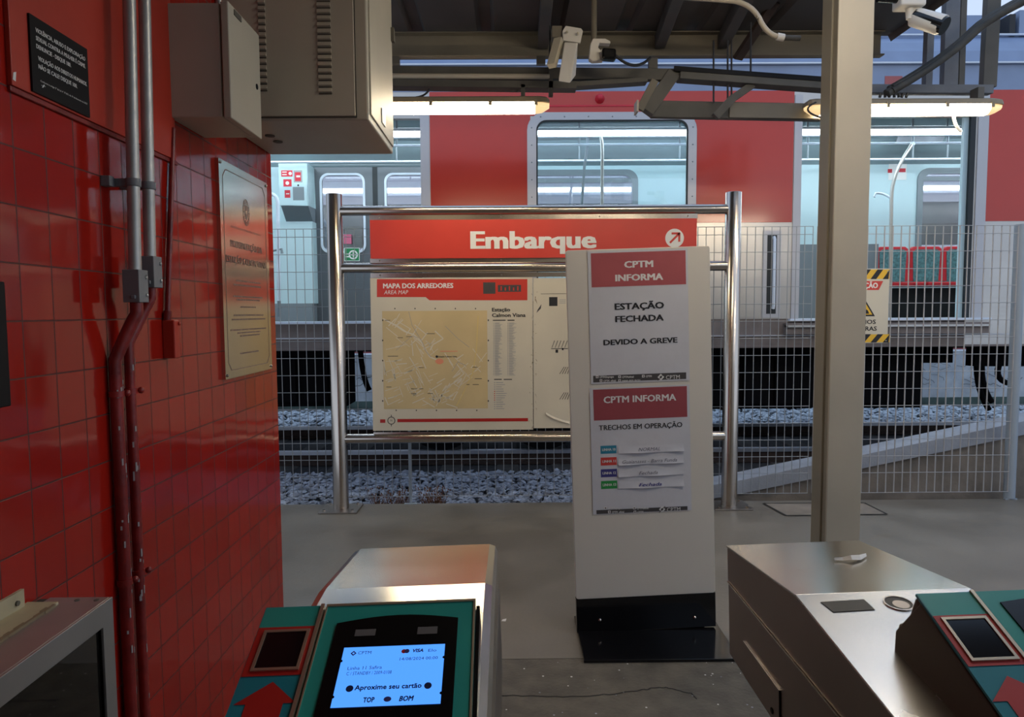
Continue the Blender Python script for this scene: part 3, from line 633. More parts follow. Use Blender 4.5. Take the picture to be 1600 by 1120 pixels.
for cu, cv, su, sv, ang, n in ((.22, .22, .22, .2, .4, 26), (.45, .14, .22, .12, .45, 24), (.25, .75, .24, .12, .9, 20), (.8, .35, .16, .16, .7, 22), (.15, .45, .15, .2, .2, 14), (.62, .12, .14, .12, 1.1, 14), (.45, .6, .08, .1, .6, 8)):
    for k in range(n):
        u = ml+mw*(cu+R.uniform(-su, su)); v = mb_+mh*(cv+R.uniform(-sv, sv)); an = ang+(math.pi/2 if R.random() < .4 else 0)+R.uniform(-.15, .15); L = R.uniform(.04, .13)
        g.line(P, [clip((u, v)), clip((u+L*math.cos(an), v+L*math.sin(an)))], R.choice((.004, .005, .007)), 'map_road', .0010)
def mcurve(pts, wd, m, off): g.line(P, [clip((ml+mw*x, mb_+mh*y)) for x, y in pts], wd, m, off)
mcurve([(.0, .93), (.12, .86), (.2, .8), (.3, .76), (.36, .7), (.41, .6), (.45, .53), (.52, .5)], .010, 'map_road', .0014)
mcurve([(.25, 1), (.28, .86), (.33, .77), (.38, .68), (.41, .59), (.46, .53)], .004, 'map_road_grey', .0016)
mcurve([(.12, .6), (.2, .68), (.28, .75), (.34, .73)], .003, 'map_road_grey', .0016)
mcurve([(.5, .8), (.58, .72), (.48, .66), (.45, .6)], .009, 'map_road', .0014)
mcurve([(.92, .95), (.9, .6), (.86, .35), (.78, .18), (.7, .02)], .008, 'map_yellow', .0014)
mcurve([(.6, .85), (.72, .72), (.83, .63)], .004, 'map_road_grey', .0014)
mcurve([(.66, .38), (.72, .48), (.8, .44)], .004, 'map_road_grey', .0014)
g.flat(P, circ(ml+mw*.54, mb_+mh*.485, .032, 18, .022), 'map_pink', .0016); g.flat(P, circ(ml+mw*.515, mb_+mh*.535, .010, 12), 'ink', .002)
g.text(P, 'Estação Calmon Viana', ml+mw*.53, mb_+mh*.527, .012, 'ink', width=mw*.18, bold=.02); g.prect(P, 688, 548, 715, 549.5, 'map_pink', .002)
for u, v, l in ((.04, .54, .1), (.14, .73, .05), (.22, .74, .06), (.42, .77, .08), (.26, .2, .06), (.34, .2, .04), (.26, .15, .05), (.42, .15, .05), (.86, .42, .05), (.88, .3, .07), (.86, .24, .06), (.8, .24, .03), (.34, .42, .05), (.02, .22, .05), (.02, .91, .05)):
    g.flat(P, [(ml+mw*u, mb_+mh*v), (ml+mw*(u+l), mb_+mh*v), (ml+mw*(u+l), mb_+mh*v+.004), (ml+mw*u, mb_+mh*v+.004)], 'paper_dark', .002)
for k in range(5):
    for px, py in ((617+k*31.5, 482), (619+k*31.5, 641)): g.prect(P, px-.8, py-1, px+.8, py+1, 'ink', .001)
    for px in (598, 763): g.prect(P, px-.8, 499+k*31.5, px+.8, 501.5+k*31.5, 'ink', .001)
g.ptext(P, 'Estação', 769, 797, 486.5, 5.6, 'ink', bold=.025); g.ptext(P, 'Calmon Viana', 769, 821, 495, 5.6, 'ink', bold=.025)
g.prect(P, 770, 499.5, 790, 501, 'ink', .001); g.prect(P, 793, 499.5, 804, 501, 'ink', .001)
for cxp in (771, 793):
    for k in range(62):
        py = 504+k*1.34; g.prect(P, cxp, py, cxp+1, py+.7, 'grey_print', .001); g.prect(P, cxp+2.2, py, cxp+R.uniform(7, 14), py+.6, 'grey_print', .001)
g.prect(P, 772, 592, 784, 593.4, 'ink', .001); g.prect(P, 787, 592, 800, 593.4, 'ink', .001)
for k in range(13): g.prect(P, 775, 597+k*3.4, R.uniform(783, 792), 598+k*3.4, 'grey_print', .001); g.prect(P, 772, 597+k*3.4, 773.5, 598.4+k*3.4, 'sign_red' if 3 < k < 9 else 'grey_print', .001)
g.prect(P, 594, 655, 602, 660.5, 'arrow_red', .001); g.prect(P, 621, 653, 825, 659.5, 'arrow_red', .001)
cu, cv = P.uv(611.5, 657); g.ring(P, circ(cu, cv, .031, 24), circ(cu, cv, .025, 24), .0005, .001, 'paper_dark'); g.text(P, 'N', cu, cv-.006, .014, 'paper_dark', al='c'); g.prect(P, 611, 648, 612, 651, 'paper_dark', .001); g.prect(P, 611, 663, 612, 666, 'paper_dark', .001)
for k in range(26): px = 833-abs(R.gauss(0, 2.2)); py = R.uniform(455, 668); l = R.uniform(1, 7); g.ppoly(P, [(px, py), (px+R.uniform(.3, 1.4), py+.5), (px+R.uniform(-1, 2), py+l)], 'dirt', .0012)
lab(g.build('area_map_panel', t), 'cream map panel with red header and tan street map')
# second panel
a = P.uv(834, 669); b = P.uv(1086, 433); g = MB(); g.box(a[0], b[0], YS-.028, YS+.0, a[1], b[1], 'map_white')
P2 = PY(YS-.028)
g.prect(P2, 858, 464, 871, 478, 'ink'); g.prect(P2, 845, 458.5, 885, 459.4, 'ink')
for k in range(3): g.prect(P2, 874, 468+k*2.5, 884, 469+k*2.5, 'grey_print')
g.prect(P2, 861, 544, 890, 545.2, 'ink'); 
for k in range(6): g.ppoly(P2, [(862+k*5, 543), (862.8+k*5, 543), (867+k*5, 532), (866+k*5, 532)], 'ink')
g.prect(P2, 868, 546, 872, 551, 'ink'); g.prect(P2, 878, 543.5, 880.5, 547, 'ink')
for y in (578, 618): 
    for k in range(4): g.ppoly(P2, [(874+k*4, y+6), (875+k*4, y+6), (882+k*3, y-5), (881+k*3, y-5)], 'ink')
g.ppoly(P2, [(838, 489), (840, 484), (846, 475), (845, 482)], 'paper_dark')
for k in range(16): px = 835+abs(R.gauss(0, 1.6)); py = R.uniform(455, 668); g.ppoly(P2, [(px, py), (px+R.uniform(.4, 1.5), py+.5), (px+R.uniform(-1, 3), py+R.uniform(1, 8))], 'dirt', .0012)
lab(g.build('second_map_panel', t), 'worn cream panel with black line diagram, mostly behind the standing notice')
g = MB(); pl = arc(P2.uv(853, 644)+(0,), P2.uv(870, 655)+(0,), P2.uv(890, 658)+(0,), 8); 
for (a_, b_) in zip(pl, pl[1:]):
    g.add([P2.pt(a_[0], a_[1], .001), P2.pt(b_[0], b_[1], .001), P2.pt(b_[0], b_[1]-.02, .012), P2.pt(a_[0], a_[1]-.012, .012)], [(0, 1, 2, 3)], 'map_white')
g.build('peeling_film', t)

# ================================================================== standing notice (totem)
YTm = FP.uv(1010, 988)[1]; YTf = FP.uv(1020, 1035)[1]; rollT = .029; xc = (xz(900, 988, YTm)[0]+xz(1121, 984, YTm)[0])/2
W = Matrix.Translation((xc, YTm, .010)) @ Matrix.Rotation(-rollT, 4, 'Y') @ Matrix.Rotation(.03, 4, 'Z')
t = thing('notice_stand', 'tall white standing board on a black foot between the two turnstiles', 'notice stand', W=W)
hw = (xz(1120, 930, YTm)[0]-xz(901, 935, YTm)[0])/2; P0 = Plane(W @ Vector((0, 0, 0)), W.to_3x3() @ Vector((1, 0, 0)), W.to_3x3() @ Vector((0, 0, 1)))
zsplit = P0.uv(1010, 931)[1]; ztop = P0.uv(1000, 387.5)[1]
g = MB(W); g.slab(Plane((0, 0, 0), (1, 0, 0), (0, 0, 1)), rr(-hw, hw, zsplit, ztop, .012, 3), -.028, 0, 'board_white'); g.build('board', t, bevel=.002)
k_ = MB(W).box(-hw, hw, -.001, .03, .004, zsplit, 'gloss_black').build('kick_panel', t, bevel=.001)
for px, py in ((937, 968), (1085, 964)):
    u, v = P0.uv(px, py); MB(W).ball((u, -.003, v), .009, 'steel', 10).build('screw', k_)
f_ = MB().box(xc-hw+.002, xc+hw+.02, YTf, YTm+.16, 0, .014, 'gloss_black'); lab(f_.build('foot_plate', t, bevel=.002), 'black steel foot plate')
MB().box(xc-hw+.05, xc+hw-.05, YTm+.03, YTm+.08, .01, .25, 'gloss_black').build('rear_bracket', t)
def icons(g, P, x0, y0, sc, rows):
    for x, y, s, wd in rows:
        g.prect(P, x, y-4, x+4, y, 'white_print', .0018); g.prect(P, x+1, y-3, x+3, y-1, 'paper_dark', .002); g.ptext(P, s, x+6, x+6+wd, y-.3, 3, 'white_print', bold=.02, off=.0018)
def diamond(g, P, cx, cy, r):
    cu, cv = P.uv(cx, cy); R_ = P.uv(cx+r, cy)[0]-cu; d = lambda q: [(cu+q, cv), (cu, cv+q), (cu-q, cv), (cu, cv-q)]
    g.ring(P, d(R_), d(R_*.45), .001, .0018, 'white_print'); g.line(P, [(cu+R_*.15, cv+R_*.15), (cu+R_*1.0, cv+R_*1.0)], R_*.18, 'paper_dark', .002); g.line(P, [(cu-R_*.15, cv-R_*.15), (cu-R_*1.0, cv-R_*1.0)], R_*.18, 'paper_dark', .002)
def paper(P, g, x0, x1, y0, y1, m='paper', n=10):   # a slightly wavy sheet
    a = P.uv(x0, y1); b = P.uv(x1, y0); nv = 16; vs = []
    for j in range(nv+1):
        for i in range(n+1):
            u = a[0]+(b[0]-a[0])*i/n; v = a[1]+(b[1]-a[1])*j/nv; vs.append(P.pt(u, v, .0004)) 
    g.add(vs, [(j*(n+1)+i, j*(n+1)+i+1, (j+1)*(n+1)+i+1, (j+1)*(n+1)+i) for j in range(nv) for i in range(n)], m)
Wn = Plane(P0.O+P0.N*.002, P0.U, P0.V); 
g = MB(); paper(Wn, g, 923.5, 1074, 388, 600); g.prect(Wn, 924.5, 391, 1071, 449, 'paper_red', .0009)
g.ptext(Wn, 'CPTM', 976, 1020, 417.5, 9.8, 'white_print', bold=.035); g.ptext(Wn, 'INFORMA', 962, 1035.5, 438, 9.8, 'white_print', bold=.035)
g.ptext(Wn, 'ESTAÇÃO', 961, 1037, 482.5, 9.5, 'ink', bold=.03); g.ptext(Wn, 'FECHADA', 962, 1036.5, 501.8, 9.2, 'ink', bold=.03); g.ptext(Wn, 'DEVIDO A GREVE', 943.5, 1058, 537, 8, 'ink', bold=.03)
g.prect(Wn, 927, 581.5, 1072, 597.5, 'paper_dark', .0009)
icons(g, Wn, 0, 0, 1, ((931, 590.5, 'CPTM.Empregos', 22), (966, 590.5, 'CPTMoficial', 18), (1003, 589.5, 'CPTM', 9), (937, 596.5, 'CPTM_oficial', 19), (966, 596.5, '0800 055 0121', 28)))
diamond(g, Wn, 1032.5, 589, 5.2); g.ptext(Wn, 'CPTM', 1040.5, 1062, 592, 6, 'white_print', off=.0018)
o = tag(g.build('notice_poster', loc=Wn.pt(*Wn.uv(1000, 600))), 'upper paper notice on the white board saying the station is closed', 'poster')
g = MB(); paper(Wn, g, 926.5, 1077, 600.5, 804, 'paper'); g.prect(Wn, 928, 603, 1073, 657, 'paper_red2', .0009)
g.ptext(Wn, 'CPTM INFORMA', 943.5, 1056, 627.5, 10, 'white_print', bold=.025); g.ptext(Wn, 'TRECHOS EM OPERAÇÃO', 936, 1066, 669.5, 7.6, 'ink', bold=.012)
for k, (m_, s) in enumerate((('line_teal', 'LINHA 10'), ('line_red', 'LINHA 11'), ('line_blue', 'LINHA 12'), ('line_green', 'LINHA 13'))):
    y = 695.5+k*18.3; g.prect(Wn, 938.5+k*.3, y, 963+k*.4, y+13.5, m_, .0009); g.ptext(Wn, s, 941+k*.3, 961.5+k*.3, y+8.5, 3.8, 'white_print', bold=.025, off=.0018)
g.prect(Wn, 932, 790.5, 1074, 803, 'paper_dark', .0009)
icons(g, Wn, 0, 0, 1, ((944, 795.5, 'CPTM.Empregos', 21), (989, 795.5, 'CPTMoficial', 18), (950, 801.5, 'CPTM_oficial', 19), (990, 801.5, 'CPTM', 9)))
diamond(g, Wn, 1034.5, 795.5, 5); g.ptext(Wn, 'CPTM', 1042, 1063, 798.5, 6, 'white_print', off=.0018)
lo = thing('notice_poster', 'lower paper notice listing four coloured train lines with handwritten strips', 'poster', Wn.pt(*Wn.uv(1000, 805)))
g.build('sheet', lo)
for k, (s, a, b, mt_, bo) in enumerate((('NORMAL', 997, 1031, 'ink_grey', 0), ('Guaianases - Barra Funda', 972, 1057, 'ink_grey', 0), ('Fechada', 998, 1027, 'ink_grey', 0), ('Fechada', 998, 1033, 'ink_blue', .02))):
    y = 693+k*18.3; q0 = Wn.uv(966, y+15.5); q1 = Wn.uv(1068, y); g = MB(); vs = []
    n = 14
    for i in range(n+1):
        u = q0[0]+(q1[0]-q0[0])*i/n; c_ = .5-.5*math.cos(2*math.pi*(i/n*1.5+k*.3)); vs += [Wn.pt(u, q1[1], .0012), Wn.pt(u, (q0[1]+q1[1])/2, .0022), Wn.pt(u, q0[1], .003+.006*c_)]
    g.add(vs, [(i*3+j, (i+1)*3+j, (i+1)*3+j+1, i*3+j+1) for i in range(n) for j in range(2)], 'paper', True)
    g.ptext(Wn, s, a, b, y+10.5, 5, mt_, shear=.3, bold=bo, off=.0085)
    lab(g.build('paper_strip', lo), 'white strip with handwriting')

# ================================================================== fence
YF = 5.52
FN = thing('wire_fence', 'pale welded wire mesh fence running between the platform and the train', 'fence', (1, YF, 0))
def fence(x0, x1, label, r, m, zt=None, z0=.07):
    zt = zt or xz(800, 356, YF)[1]; g = MB(); n = round((x1-x0)/.0665)
    for k in range(n+1): x = x0+(x1-x0)*k/n; g.tube([(x, YF, z0), (x, YF, zt)], r, m, 5)
    z = zt-.001; zs = [z, z-.063]; z -= .063
    while z-.137 > z0+.05: z -= .137; zs.append(z)
    zs.append(z0)
    for z in zs: g.tube([(x0, YF-r*1.6, z), (x1, YF-r*1.6, z)], min(r, .0026), m, 5)
    return lab(g.build('fence_panel', FN), label)
X_ = lambda px, py=560: xz(px, py, YF)[0]
fence(-3.2, X_(636), 'welded wire fence panel at the left between the tiled wall and the area map', .0028, 'fence_wire')
fence(X_(640), X_(905), 'welded wire fence panel behind the area map', .0028, 'fence_wire')
fence(X_(910), X_(1266), 'welded wire fence panel between the white standing board and the column', .0033, 'fence_wire')
fence(X_(1273), X_(1583), 'welded wire fence panel right of the steel column with thicker pale wires', .0052, 'fence_wire_thick')
zt = xz(800, 354, YF)[1]
def fpost(px, r, label, m='fence_post'):
    x = X_(px); t = lab(MB().tube([(x, YF+.03, .01), (x, YF+.03, zt)], r, m, 14).build('fence_post', FN), label); MB().box(x-.05, x+.05, YF-.0, YF+.028, 0, .008, m).build('foot', t)
    MB().tube([(x, YF+.0, 1.05), (x, YF+.03, 1.05)], .014, 'grey_cast', 8).build('clamp', t)
fpost(637.5, .012, 'thin fence post seen below the area map'); fpost(907, .012, 'thin fence post behind the white standing board'); fpost(1305, .02, 'fence post hidden behind the steel column'); fpost(1590, .042, 'thick pale blue round fence post at the right edge')
# warning sign
P = PY(YF-.024); a = P.uv(1318, 536); b = P.uv(1390, 420)
g = MB(); g.box(a[0], b[0], YF-.024, YF-.020, a[1], b[1], 'sign_cream')
for y0_, y1_ in ((421, 436), (522, 535)):
    g.prect(P, 1318, y0_, 1390, y1_, 'yellow', .0008)
    for k in range(4):
        xs = 1322+k*19; sh = 11 if y0_ < 500 else 11; pp = [(xs, y1_), (xs+9, y1_), (xs+9+sh, y0_), (xs+sh, y0_)]; pp = [(min(1390, p[0]), p[1]) for p in pp]; g.ppoly(P, pp, 'ink', .0014)
g.ppoly(P, [(1320, 439), (1380, 439), (1373, 453), (1320, 453)], 'sign_red', .0008); g.ptext(P, 'ATENÇÃO', 1326, 1371, 450, 8, 'white_print', bold=.035, off=.0016)
g.ppoly(P, [(1332, 494), (1367, 494), (1349.5, 464)], 'ink', .0008); g.ppoly(P, [(1337, 491.5), (1363, 491.5), (1349.8, 469)], 'yellow', .0014); g.ppoly(P, [(1346, 490), (1358, 490), (1356, 485), (1351, 482), (1349, 473), (1346, 478)], 'ink', .002)
g.ptext(P, 'IOS', 1352, 1368, 506, 6.5, 'ink', bold=.02); g.ptext(P, 'RAS', 1352, 1369.5, 516.5, 6.5, 'ink', bold=.02)
for px, py in ((1387, 424), (1384, 532)): q = P.uv(px, py); g.ball(P.pt(q[0], q[1], .002), .006, 'zinc', 8)
tag(g.build('warning_sign', loc=P.pt(*a)), 'cream warning sign with yellow and black stripes tied to the fence', 'sign')
# concrete ramp behind the fence
YR = 5.72
def rz(px, py): return xz(px, py, YR)
g = MB(); xa, za = rz(1090, 766); xb, zb_ = rz(1640, 652)
A = [(rz(1080, 770)[0], -.2), (6.4, -.2), (6.4, rz(1640, 640)[1]+(6.4-xb)*(zb_-za)/(xb-xa)), rz(1640, 640+8), rz(1160, 744+4), rz(1080, 762)]
g.prism([(x, z-.10 if z > -.1 else z) for x, z in A], 'y', YR+.01, YR+.25, 'concrete_old')
t = thing('concrete_ramp', 'sloping concrete kerb wall rising to the right behind the fence', 'ramp wall', (3, YR, -.1))
lab(g.build('wall', t), 'brown stained concrete face')
g = MB(); a0 = Vector((*[rz(1080, 764)[0], YR], rz(1080, 764)[1])); a1 = Vector((6.4, YR, A[2][1])); 
g.prism([(x, z-.115) for x, z in A[2:]][::-1]+[(x, z+.0) for x, z in A[2:]], 'y', YR-.03, YR+.22, 'coping'); lab(g.build('coping', t), 'pale coping band')
# hatch in floor
def fl(px, py): return FP.uv(px, py)
h = [fl(1193, 787), fl(1228, 806), fl(1386, 804), fl(1350, 786)]; g = MB(); g.slab(FP, [h[1], h[2], h[3], h[0]], -.0, .004, 'concrete_old'); g.line(FP, h+[h[0]], .02, 'crack', .0045)
tag(g.build('floor_hatch', loc=(h[1][0], h[1][1], 0)), 'square concrete hatch cover in the floor at the foot of the fence', 'hatch')
# litter
x, y = fl(787, 971); tag(MB().add([(x-.012, y, .002), (x+.010, y-.006, .004), (x+.014, y+.008, .012), (x-.006, y+.012, .006)], [(0, 1, 2, 3)], 'litter').build('litter', loc=(x, y, 0)), 'tiny scrap of white litter on the floor beside the left turnstile', 'litter')

# ================================================================== track
g = MB(); g.box(-14, 16, 5.552, 13, -.45, -.12, 'ballast_base'); struct(g.build('floor_track'))
g = MB(); g.box(-60, 60, 13, 80, -.5, -.05, 'grass_ground'); g.box(-60, -14, -5, 13, -.5, -.05, 'grass_ground'); g.box(16, 60, -5, 13, -.5, -.05, 'grass_ground'); struct(g.build('floor_outside'))
def stones(x0, x1, y0, y1, n, zf, s0, s1, seed, label, sm='stone'):
    R = random.Random(seed); g = MB(); 
    ico = [(0, 0, 1), (.9, 0, .4), (.28, .85, .4), (-.72, .53, .4), (-.72, -.53, .4), (.28, -.85, .4), (0, 0, -.9)]
    fs = [(0, 1, 2), (0, 2, 3), (0, 3, 4), (0, 4, 5), (0, 5, 1), (6, 2, 1), (6, 3, 2), (6, 4, 3), (6, 5, 4), (6, 1, 5)]
    for k in range(n):
        x = R.uniform(x0, x1); y = R.uniform(y0, y1); s = R.uniform(s0, s1); q = Matrix.Rotation(R.uniform(0, 6.28), 3, 'Z') @ Matrix.Rotation(R.uniform(-.8, .8), 3, 'X')
        sc = Vector((s*R.uniform(.8, 1.3), s*R.uniform(.7, 1.1), s*R.uniform(.5, .9))); z = zf(x, y)+R.uniform(-.3, .5)*s
        g.add([q @ Vector((v[0]*sc.x*R.uniform(.8, 1.2), v[1]*sc.y*R.uniform(.8, 1.2), v[2]*sc.z))+Vector((x, y, z)) for v in ico], fs, sm)
    o = g.build('ballast', loc=((x0+x1)/2, (y0+y1)/2, zf(0, y0))); tag(o, label, 'ballast'); return stuff(o)
stones(-3.4, 1.45, 5.6, 7.0, 4200, lambda x, y: -.05-.03*(y-5.6), .022, .042, 1, 'grey track ballast between the platform edge and the train')
stones(-6, 10, 9.46, 11.3, 6500, lambda x, y: -.07, .03, .06, 2, 'ballast beyond the far rail under the train, daylight painted into its colour', 'stone_daylit')
for Y, lb in ((7.55, 'near rail of the track under the train'), (9.2, 'far rail of the track, its head shining white')):
    t = thing('track_rail', lb, 'rail', (0, Y, -.1)); MB().prism([(Y-.035, .0), (Y+.035, .0), (Y+.035, .04), (Y-.035, .04)], 'x', -14, 16, 'rail_steel').build('rail_head', t); MB().box(-14, 16, Y-.012, Y+.012, -.1, .0, 'rail_rust').box(-14, 16, Y-.07, Y+.07, -.11, -.085, 'rail_rust').build('rail_foot', t)
src = MB().box(-.12, .12, 7.1, 9.38, -.2, -.112, 'sleeper').build('sleeper', loc=(0, 8.4, -.1), bevel=.01)
tag(src, 'concrete sleeper under the train rails', 'sleeper', 'sleepers under the train'); first = True
for k in range(-7, 16):
    o = src if first else src.copy()
    if not first: COL.objects.link(o)
    o.location.x = k*.6; first = False
# dry weeds
for px, n, lb in ((595, 10, 'dry brown weed clump left of the sign frame, below the map corner'), (676, 26, 'tall dry brown weed clump below the area map'), (625, 14, 'low dry weed clump beside the thin fence post')):
    x = xz(px, 780, 5.6)[0]; g = MB(); R = random.Random(px)
    for k in range(n*3):
        a = R.uniform(0, 6.28); L = R.uniform(.05, .16); b0 = Vector((x+R.uniform(-.08, .08), 5.62+R.uniform(-.03, .05), -.05)); tip = b0+Vector((math.cos(a)*L*.5, math.sin(a)*.03, L)); g.add([b0-Vector((.004, 0, 0)), b0+Vector((.004, 0, 0)), tip], [(0, 1, 2)], 'weed')
        g.add([tip, tip+Vector((.012, 0, .008)), tip+Vector((.002, .004, .022))], [(0, 1, 2)], 'weed')
    tag(g.build('weed', loc=(x, 5.62, -.06)), lb, 'weed')
# far retaining wall
g = MB(); g.box(-14, 16, 11.6, 11.9, -.1, .86, 'whitewash'); g.box(-14, 16, 11.58, 11.6, -.05, .07, 'moss'); t = thing('retaining_wall', 'whitewashed low wall beyond the track, seen under the train', 'wall', (0, 11.6, -.1)); g.build('wall', t)
P = PY(11.58); g = MB(); R = random.Random(9)
for k in range(150):
    u = R.uniform(-3.5, 10.5); v = R.uniform(.18, .82); p = [(u, v)]
    for j in range(5): u += R.uniform(.01, .09); v += R.uniform(-.05, .05); p.append((u, min(.84, max(.15, v))))
    g.line(P, p, R.uniform(.006, .016), 'grey_print', .002)
lab(stuff(g.build('crack_lines', t)), 'dark crack lines')
# opposite canopy
t = thing('far_canopy', 'dim grey platform roof beyond the train, seen through its windows', 'canopy', (2, 15, 0)); MB().box(-14, 18, 16.5, 22, 3.6, 4.1, 'far_building').build('roof_slab', t)
g = MB(); g.box(-14, 18, 18, 18.2, .0, 2.3, 'far_roof_red'); g.build('red_fence', t)
for k in range(7): MB().box(-10+k*4.3, -9.8+k*4.3, 17, 17.2, -.1, 3.61, 'far_building').build('column', t)
g = MB(); g.box(5, 30, 22, 24, 7.2, 7.5, 'far_building'); g.box(12, 12.4, 22, 22.4, 0, 7.2, 'far_building'); g.box(20, 20.4, 22, 22.4, 0, 7.2, 'far_building'); tag(g.build('footbridge', loc=(12, 22, 0)), 'pale horizontal beam against the sky at the top right', 'footbridge')

# ================================================================== train
YV = 7.0; V = PY(YV); tx = lambda px, py=300: V.uv(px, py)[0]; tz = lambda py, px=900: V.uv(px, py)[1]
TR = thing('commuter_train', 'red and stainless commuter train standing with open doors beyond the fence', 'train', (0, 8.4, 0))
zFl = tz(500); zRed0 = tz(349); zRed1 = tz(143); zDoor = tz(184); zSk = tz(545); zCant = tz(104)
dL0, dL1 = tx(385), tx(659); dR0, dR1 = tx(1251), tx(1516); XE0, XE1 = -6.2, 9.5
wx0, wx1, wz0, wz1 = tx(838), tx(1074), tz(462), tz(188)
# side wall: sheets around openings
g = MB()
def wall(x0, x1, z0, z1, m='train_steel', y0=YV, y1=YV+.07): g.box(x0, x1, y0, y1, z0, z1, m)
wall(XE0, dL0, zSk, zCant); wall(dL1, wx0, zFl, zCant); wall(wx1, dR0, zFl, zCant); wall(wx0, wx1, zFl, wz0); wall(wx0, wx1, wz1, zCant); wall(dR1, XE1, zSk, zCant)
wall(dL0, dL1, zDoor, zCant); wall(dR0, dR1, zDoor, zCant)
g.build('side_wall', TR)
g = MB(); wall(dL0, dR1, zSk, zFl-.0, 'train_skirt', YV+.01, YV+.07); z = tz(527); wall(XE0, XE1, z, z+.012, 'train_frame', YV-.01, YV+.01); wall(XE0, XE1, zSk, zSk+.02, 'train_skirt', YV-.008, YV+.01)
lab(g.build('skirt', TR), 'brownish lower sill')
def redp(x0, x1, z0, z1): lab(MB().box(x0, x1, YV-.006, YV, z0, z1, 'train_red').build('red_panel', TR), 'red painted panel')
r0, r1 = tx(673), tx(1238)
redp(r0, tx(829), zRed0, zRed1); redp(tx(1084), r1, zRed0, zRed1); redp(tx(829), tx(1084), tz(181), zRed1); redp(tx(829), tx(1084), zRed0, tz(470) if False else zRed0+.001)
redp(tx(1540), XE1, zRed0, zRed1)
MB().box(tx(829), tx(1084), YV-.012, YV-.006, tz(167), tz(164.5), 'sticker_red').build('rain_strip', TR)
lab(MB().tube([(tx(937, 155), YV-.05, tz(155)), (tx(937, 155), YV, tz(155))], [.035, .05], 'sticker_red', 16).ball((tx(937, 155), YV-.05, tz(155)), .035, 'sticker_red', 12).build('marker_lamp', TR), 'round red lamp above the window')
lab(MB().box(XE0, XE1, YV-.004, YV, zRed1+.001, zCant, 'train_roof').build('cantrail_band', TR), 'blue grey band above the red panels')
# window frame and glass
g = MB(); g.ring(V, rr(tx(824), tx(1087), tz(480), tz(176), .17), rr(wx0, wx1, wz0, wz1, .10), .004, .02, 'train_frame')
for k in range(7):
    for x, z in ((tx(845+k*37), tz(183)),): g.ball((x, YV-.02, z), .008, 'inside_grey', 6)
for k in range(7):
    for px in (831, 1081): g.ball((tx(px), YV-.02, tz(200+k*27)), .008, 'inside_grey', 6)
wf = g.build('window_frame', TR)
g = MB(); g.ring(V, rr(wx0-.01, wx1+.01, wz0-.01, wz1+.01, .11), rr(wx0+.015, wx1-.015, wz0+.015, wz1-.015, .09), .0, .012, 'rubber'); g.build('window_seal', wf)
MB().slab(V, rr(wx0, wx1, wz0, wz1, .10), -.02, -.015, 'train_glass').build('window_pane', wf)
# door surrounds
for x0, x1 in ((tx(658), tx(672)), (tx(1239), tx(1251)), (tx(1524), tx(1540))): MB().box(x0, x1, YV-.012, YV+.0, zFl, tz(150), 'train_frame').build('door_trim', TR)
# door leaf edges in the right opening
MB().box(tx(1506), tx(1513), YV+.03, YV+.07, zFl, zDoor, 'inside_white').build('door_leaf', TR); lab(MB().box(tx(1513), tx(1521), YV-.004, YV+.075, zFl, zDoor, 'rubber').build('door_seal', TR), 'black rubber door edge')
# sills
for x0, x1 in ((dL0, dL1), (dR0-.1, tx(1552))):
    MB().box(x0, x1, YV-.05, YV+.3, zFl-.022, zFl, 'train_line').build('door_sill', TR)
s_ = MB(); s_.box(tx(1228), tx(1545), YV-.08, YV+.0, tz(524), tz(507), 'train_skirt'); s_.box(tx(1228), tx(1545), YV-.12, YV-.03, tz(513), tz(510), 'train_steel'); s_.build('step_bracket', TR)
# grab handle recess
g = MB(); g.box(tx(1193), tx(1222), YV-.008, YV, tz(498), tz(362), 'train_frame'); g.box(tx(1200), tx(1215), YV-.010, YV-.008, tz(492), tz(369), 'rubber'); rc = g.build('handle_recess', TR)
lab(MB().tube([(tx(1210), YV-.02, tz(484)), (tx(1210), YV-.03, tz(480)), (tx(1210), YV-.03, tz(376)), (tx(1210), YV-.012, tz(372))], .016, 'train_line', 10).build('grab_handle', rc), 'bright vertical grab handle')
# ribs on lower body
g = MB()
for k in range(5): z = tz(497)+k*.045; g.box(dL1+.1, dR0-.3, YV-.006, YV, z, z+.012, 'train_steel'); g.box(dR1+.15, XE1, YV-.006, YV, z, z+.012, 'train_steel')
g.build('rib', TR)
# roof
prof = [(YV, zCant), (YV-.03, zCant+.005), (YV-.03, zCant+.03), (YV+.01, zCant+.035), (YV+.06, zCant+.16), (YV+.16, zCant+.28), (YV+.32, zCant+.38)]
zr = xz(1400, 58, YV+.32)[1]; prof[-1] = (YV+.32, zr)
prof += [(YV+.6, zr+.05), (YV+1.0, zr+.09), (9.1, zr+.09), (9.5, zr-.05), (9.9, zCant), (9.9, zCant-.04), (YV, zCant-.04)]
g = MB(); g.prism(prof, 'x', XE0, XE1, 'train_roof'); lab(g.build('roof', TR), 'blue grey roof')
MB().prism([(YV+.5, zr), (YV+.52, zr+.30), (YV+1.0, zr+.38), (9.0, zr+.38), (9.3, zr)], 'x', 3.3, XE1-.3, 'train_roof').build('roof_unit', TR)
MB().box(XE0, XE1, YV-.042, YV-.028, zCant+.008, zCant+.022, 'train_line').build('gutter', TR)
MB().box(XE0, XE1, YV+.27, YV+.31, zr-.0, zr+.015, 'train_line').build('roof_strip', TR)
a = xz(1556, 55, 7.5); g = MB(); g.box(a[0], a[0]+.06, 7.3, 7.5, zr, zr+.22, 'cable'); g.box(a[0]+.1, a[0]+.18, 7.3, 7.5, zr, zr+.26, 'train_roof'); g.box(a[0]+.22, a[0]+.3, 7.3, 7.5, zr, zr+.15, 'tray_blue'); g.build('roof_equipment', TR)
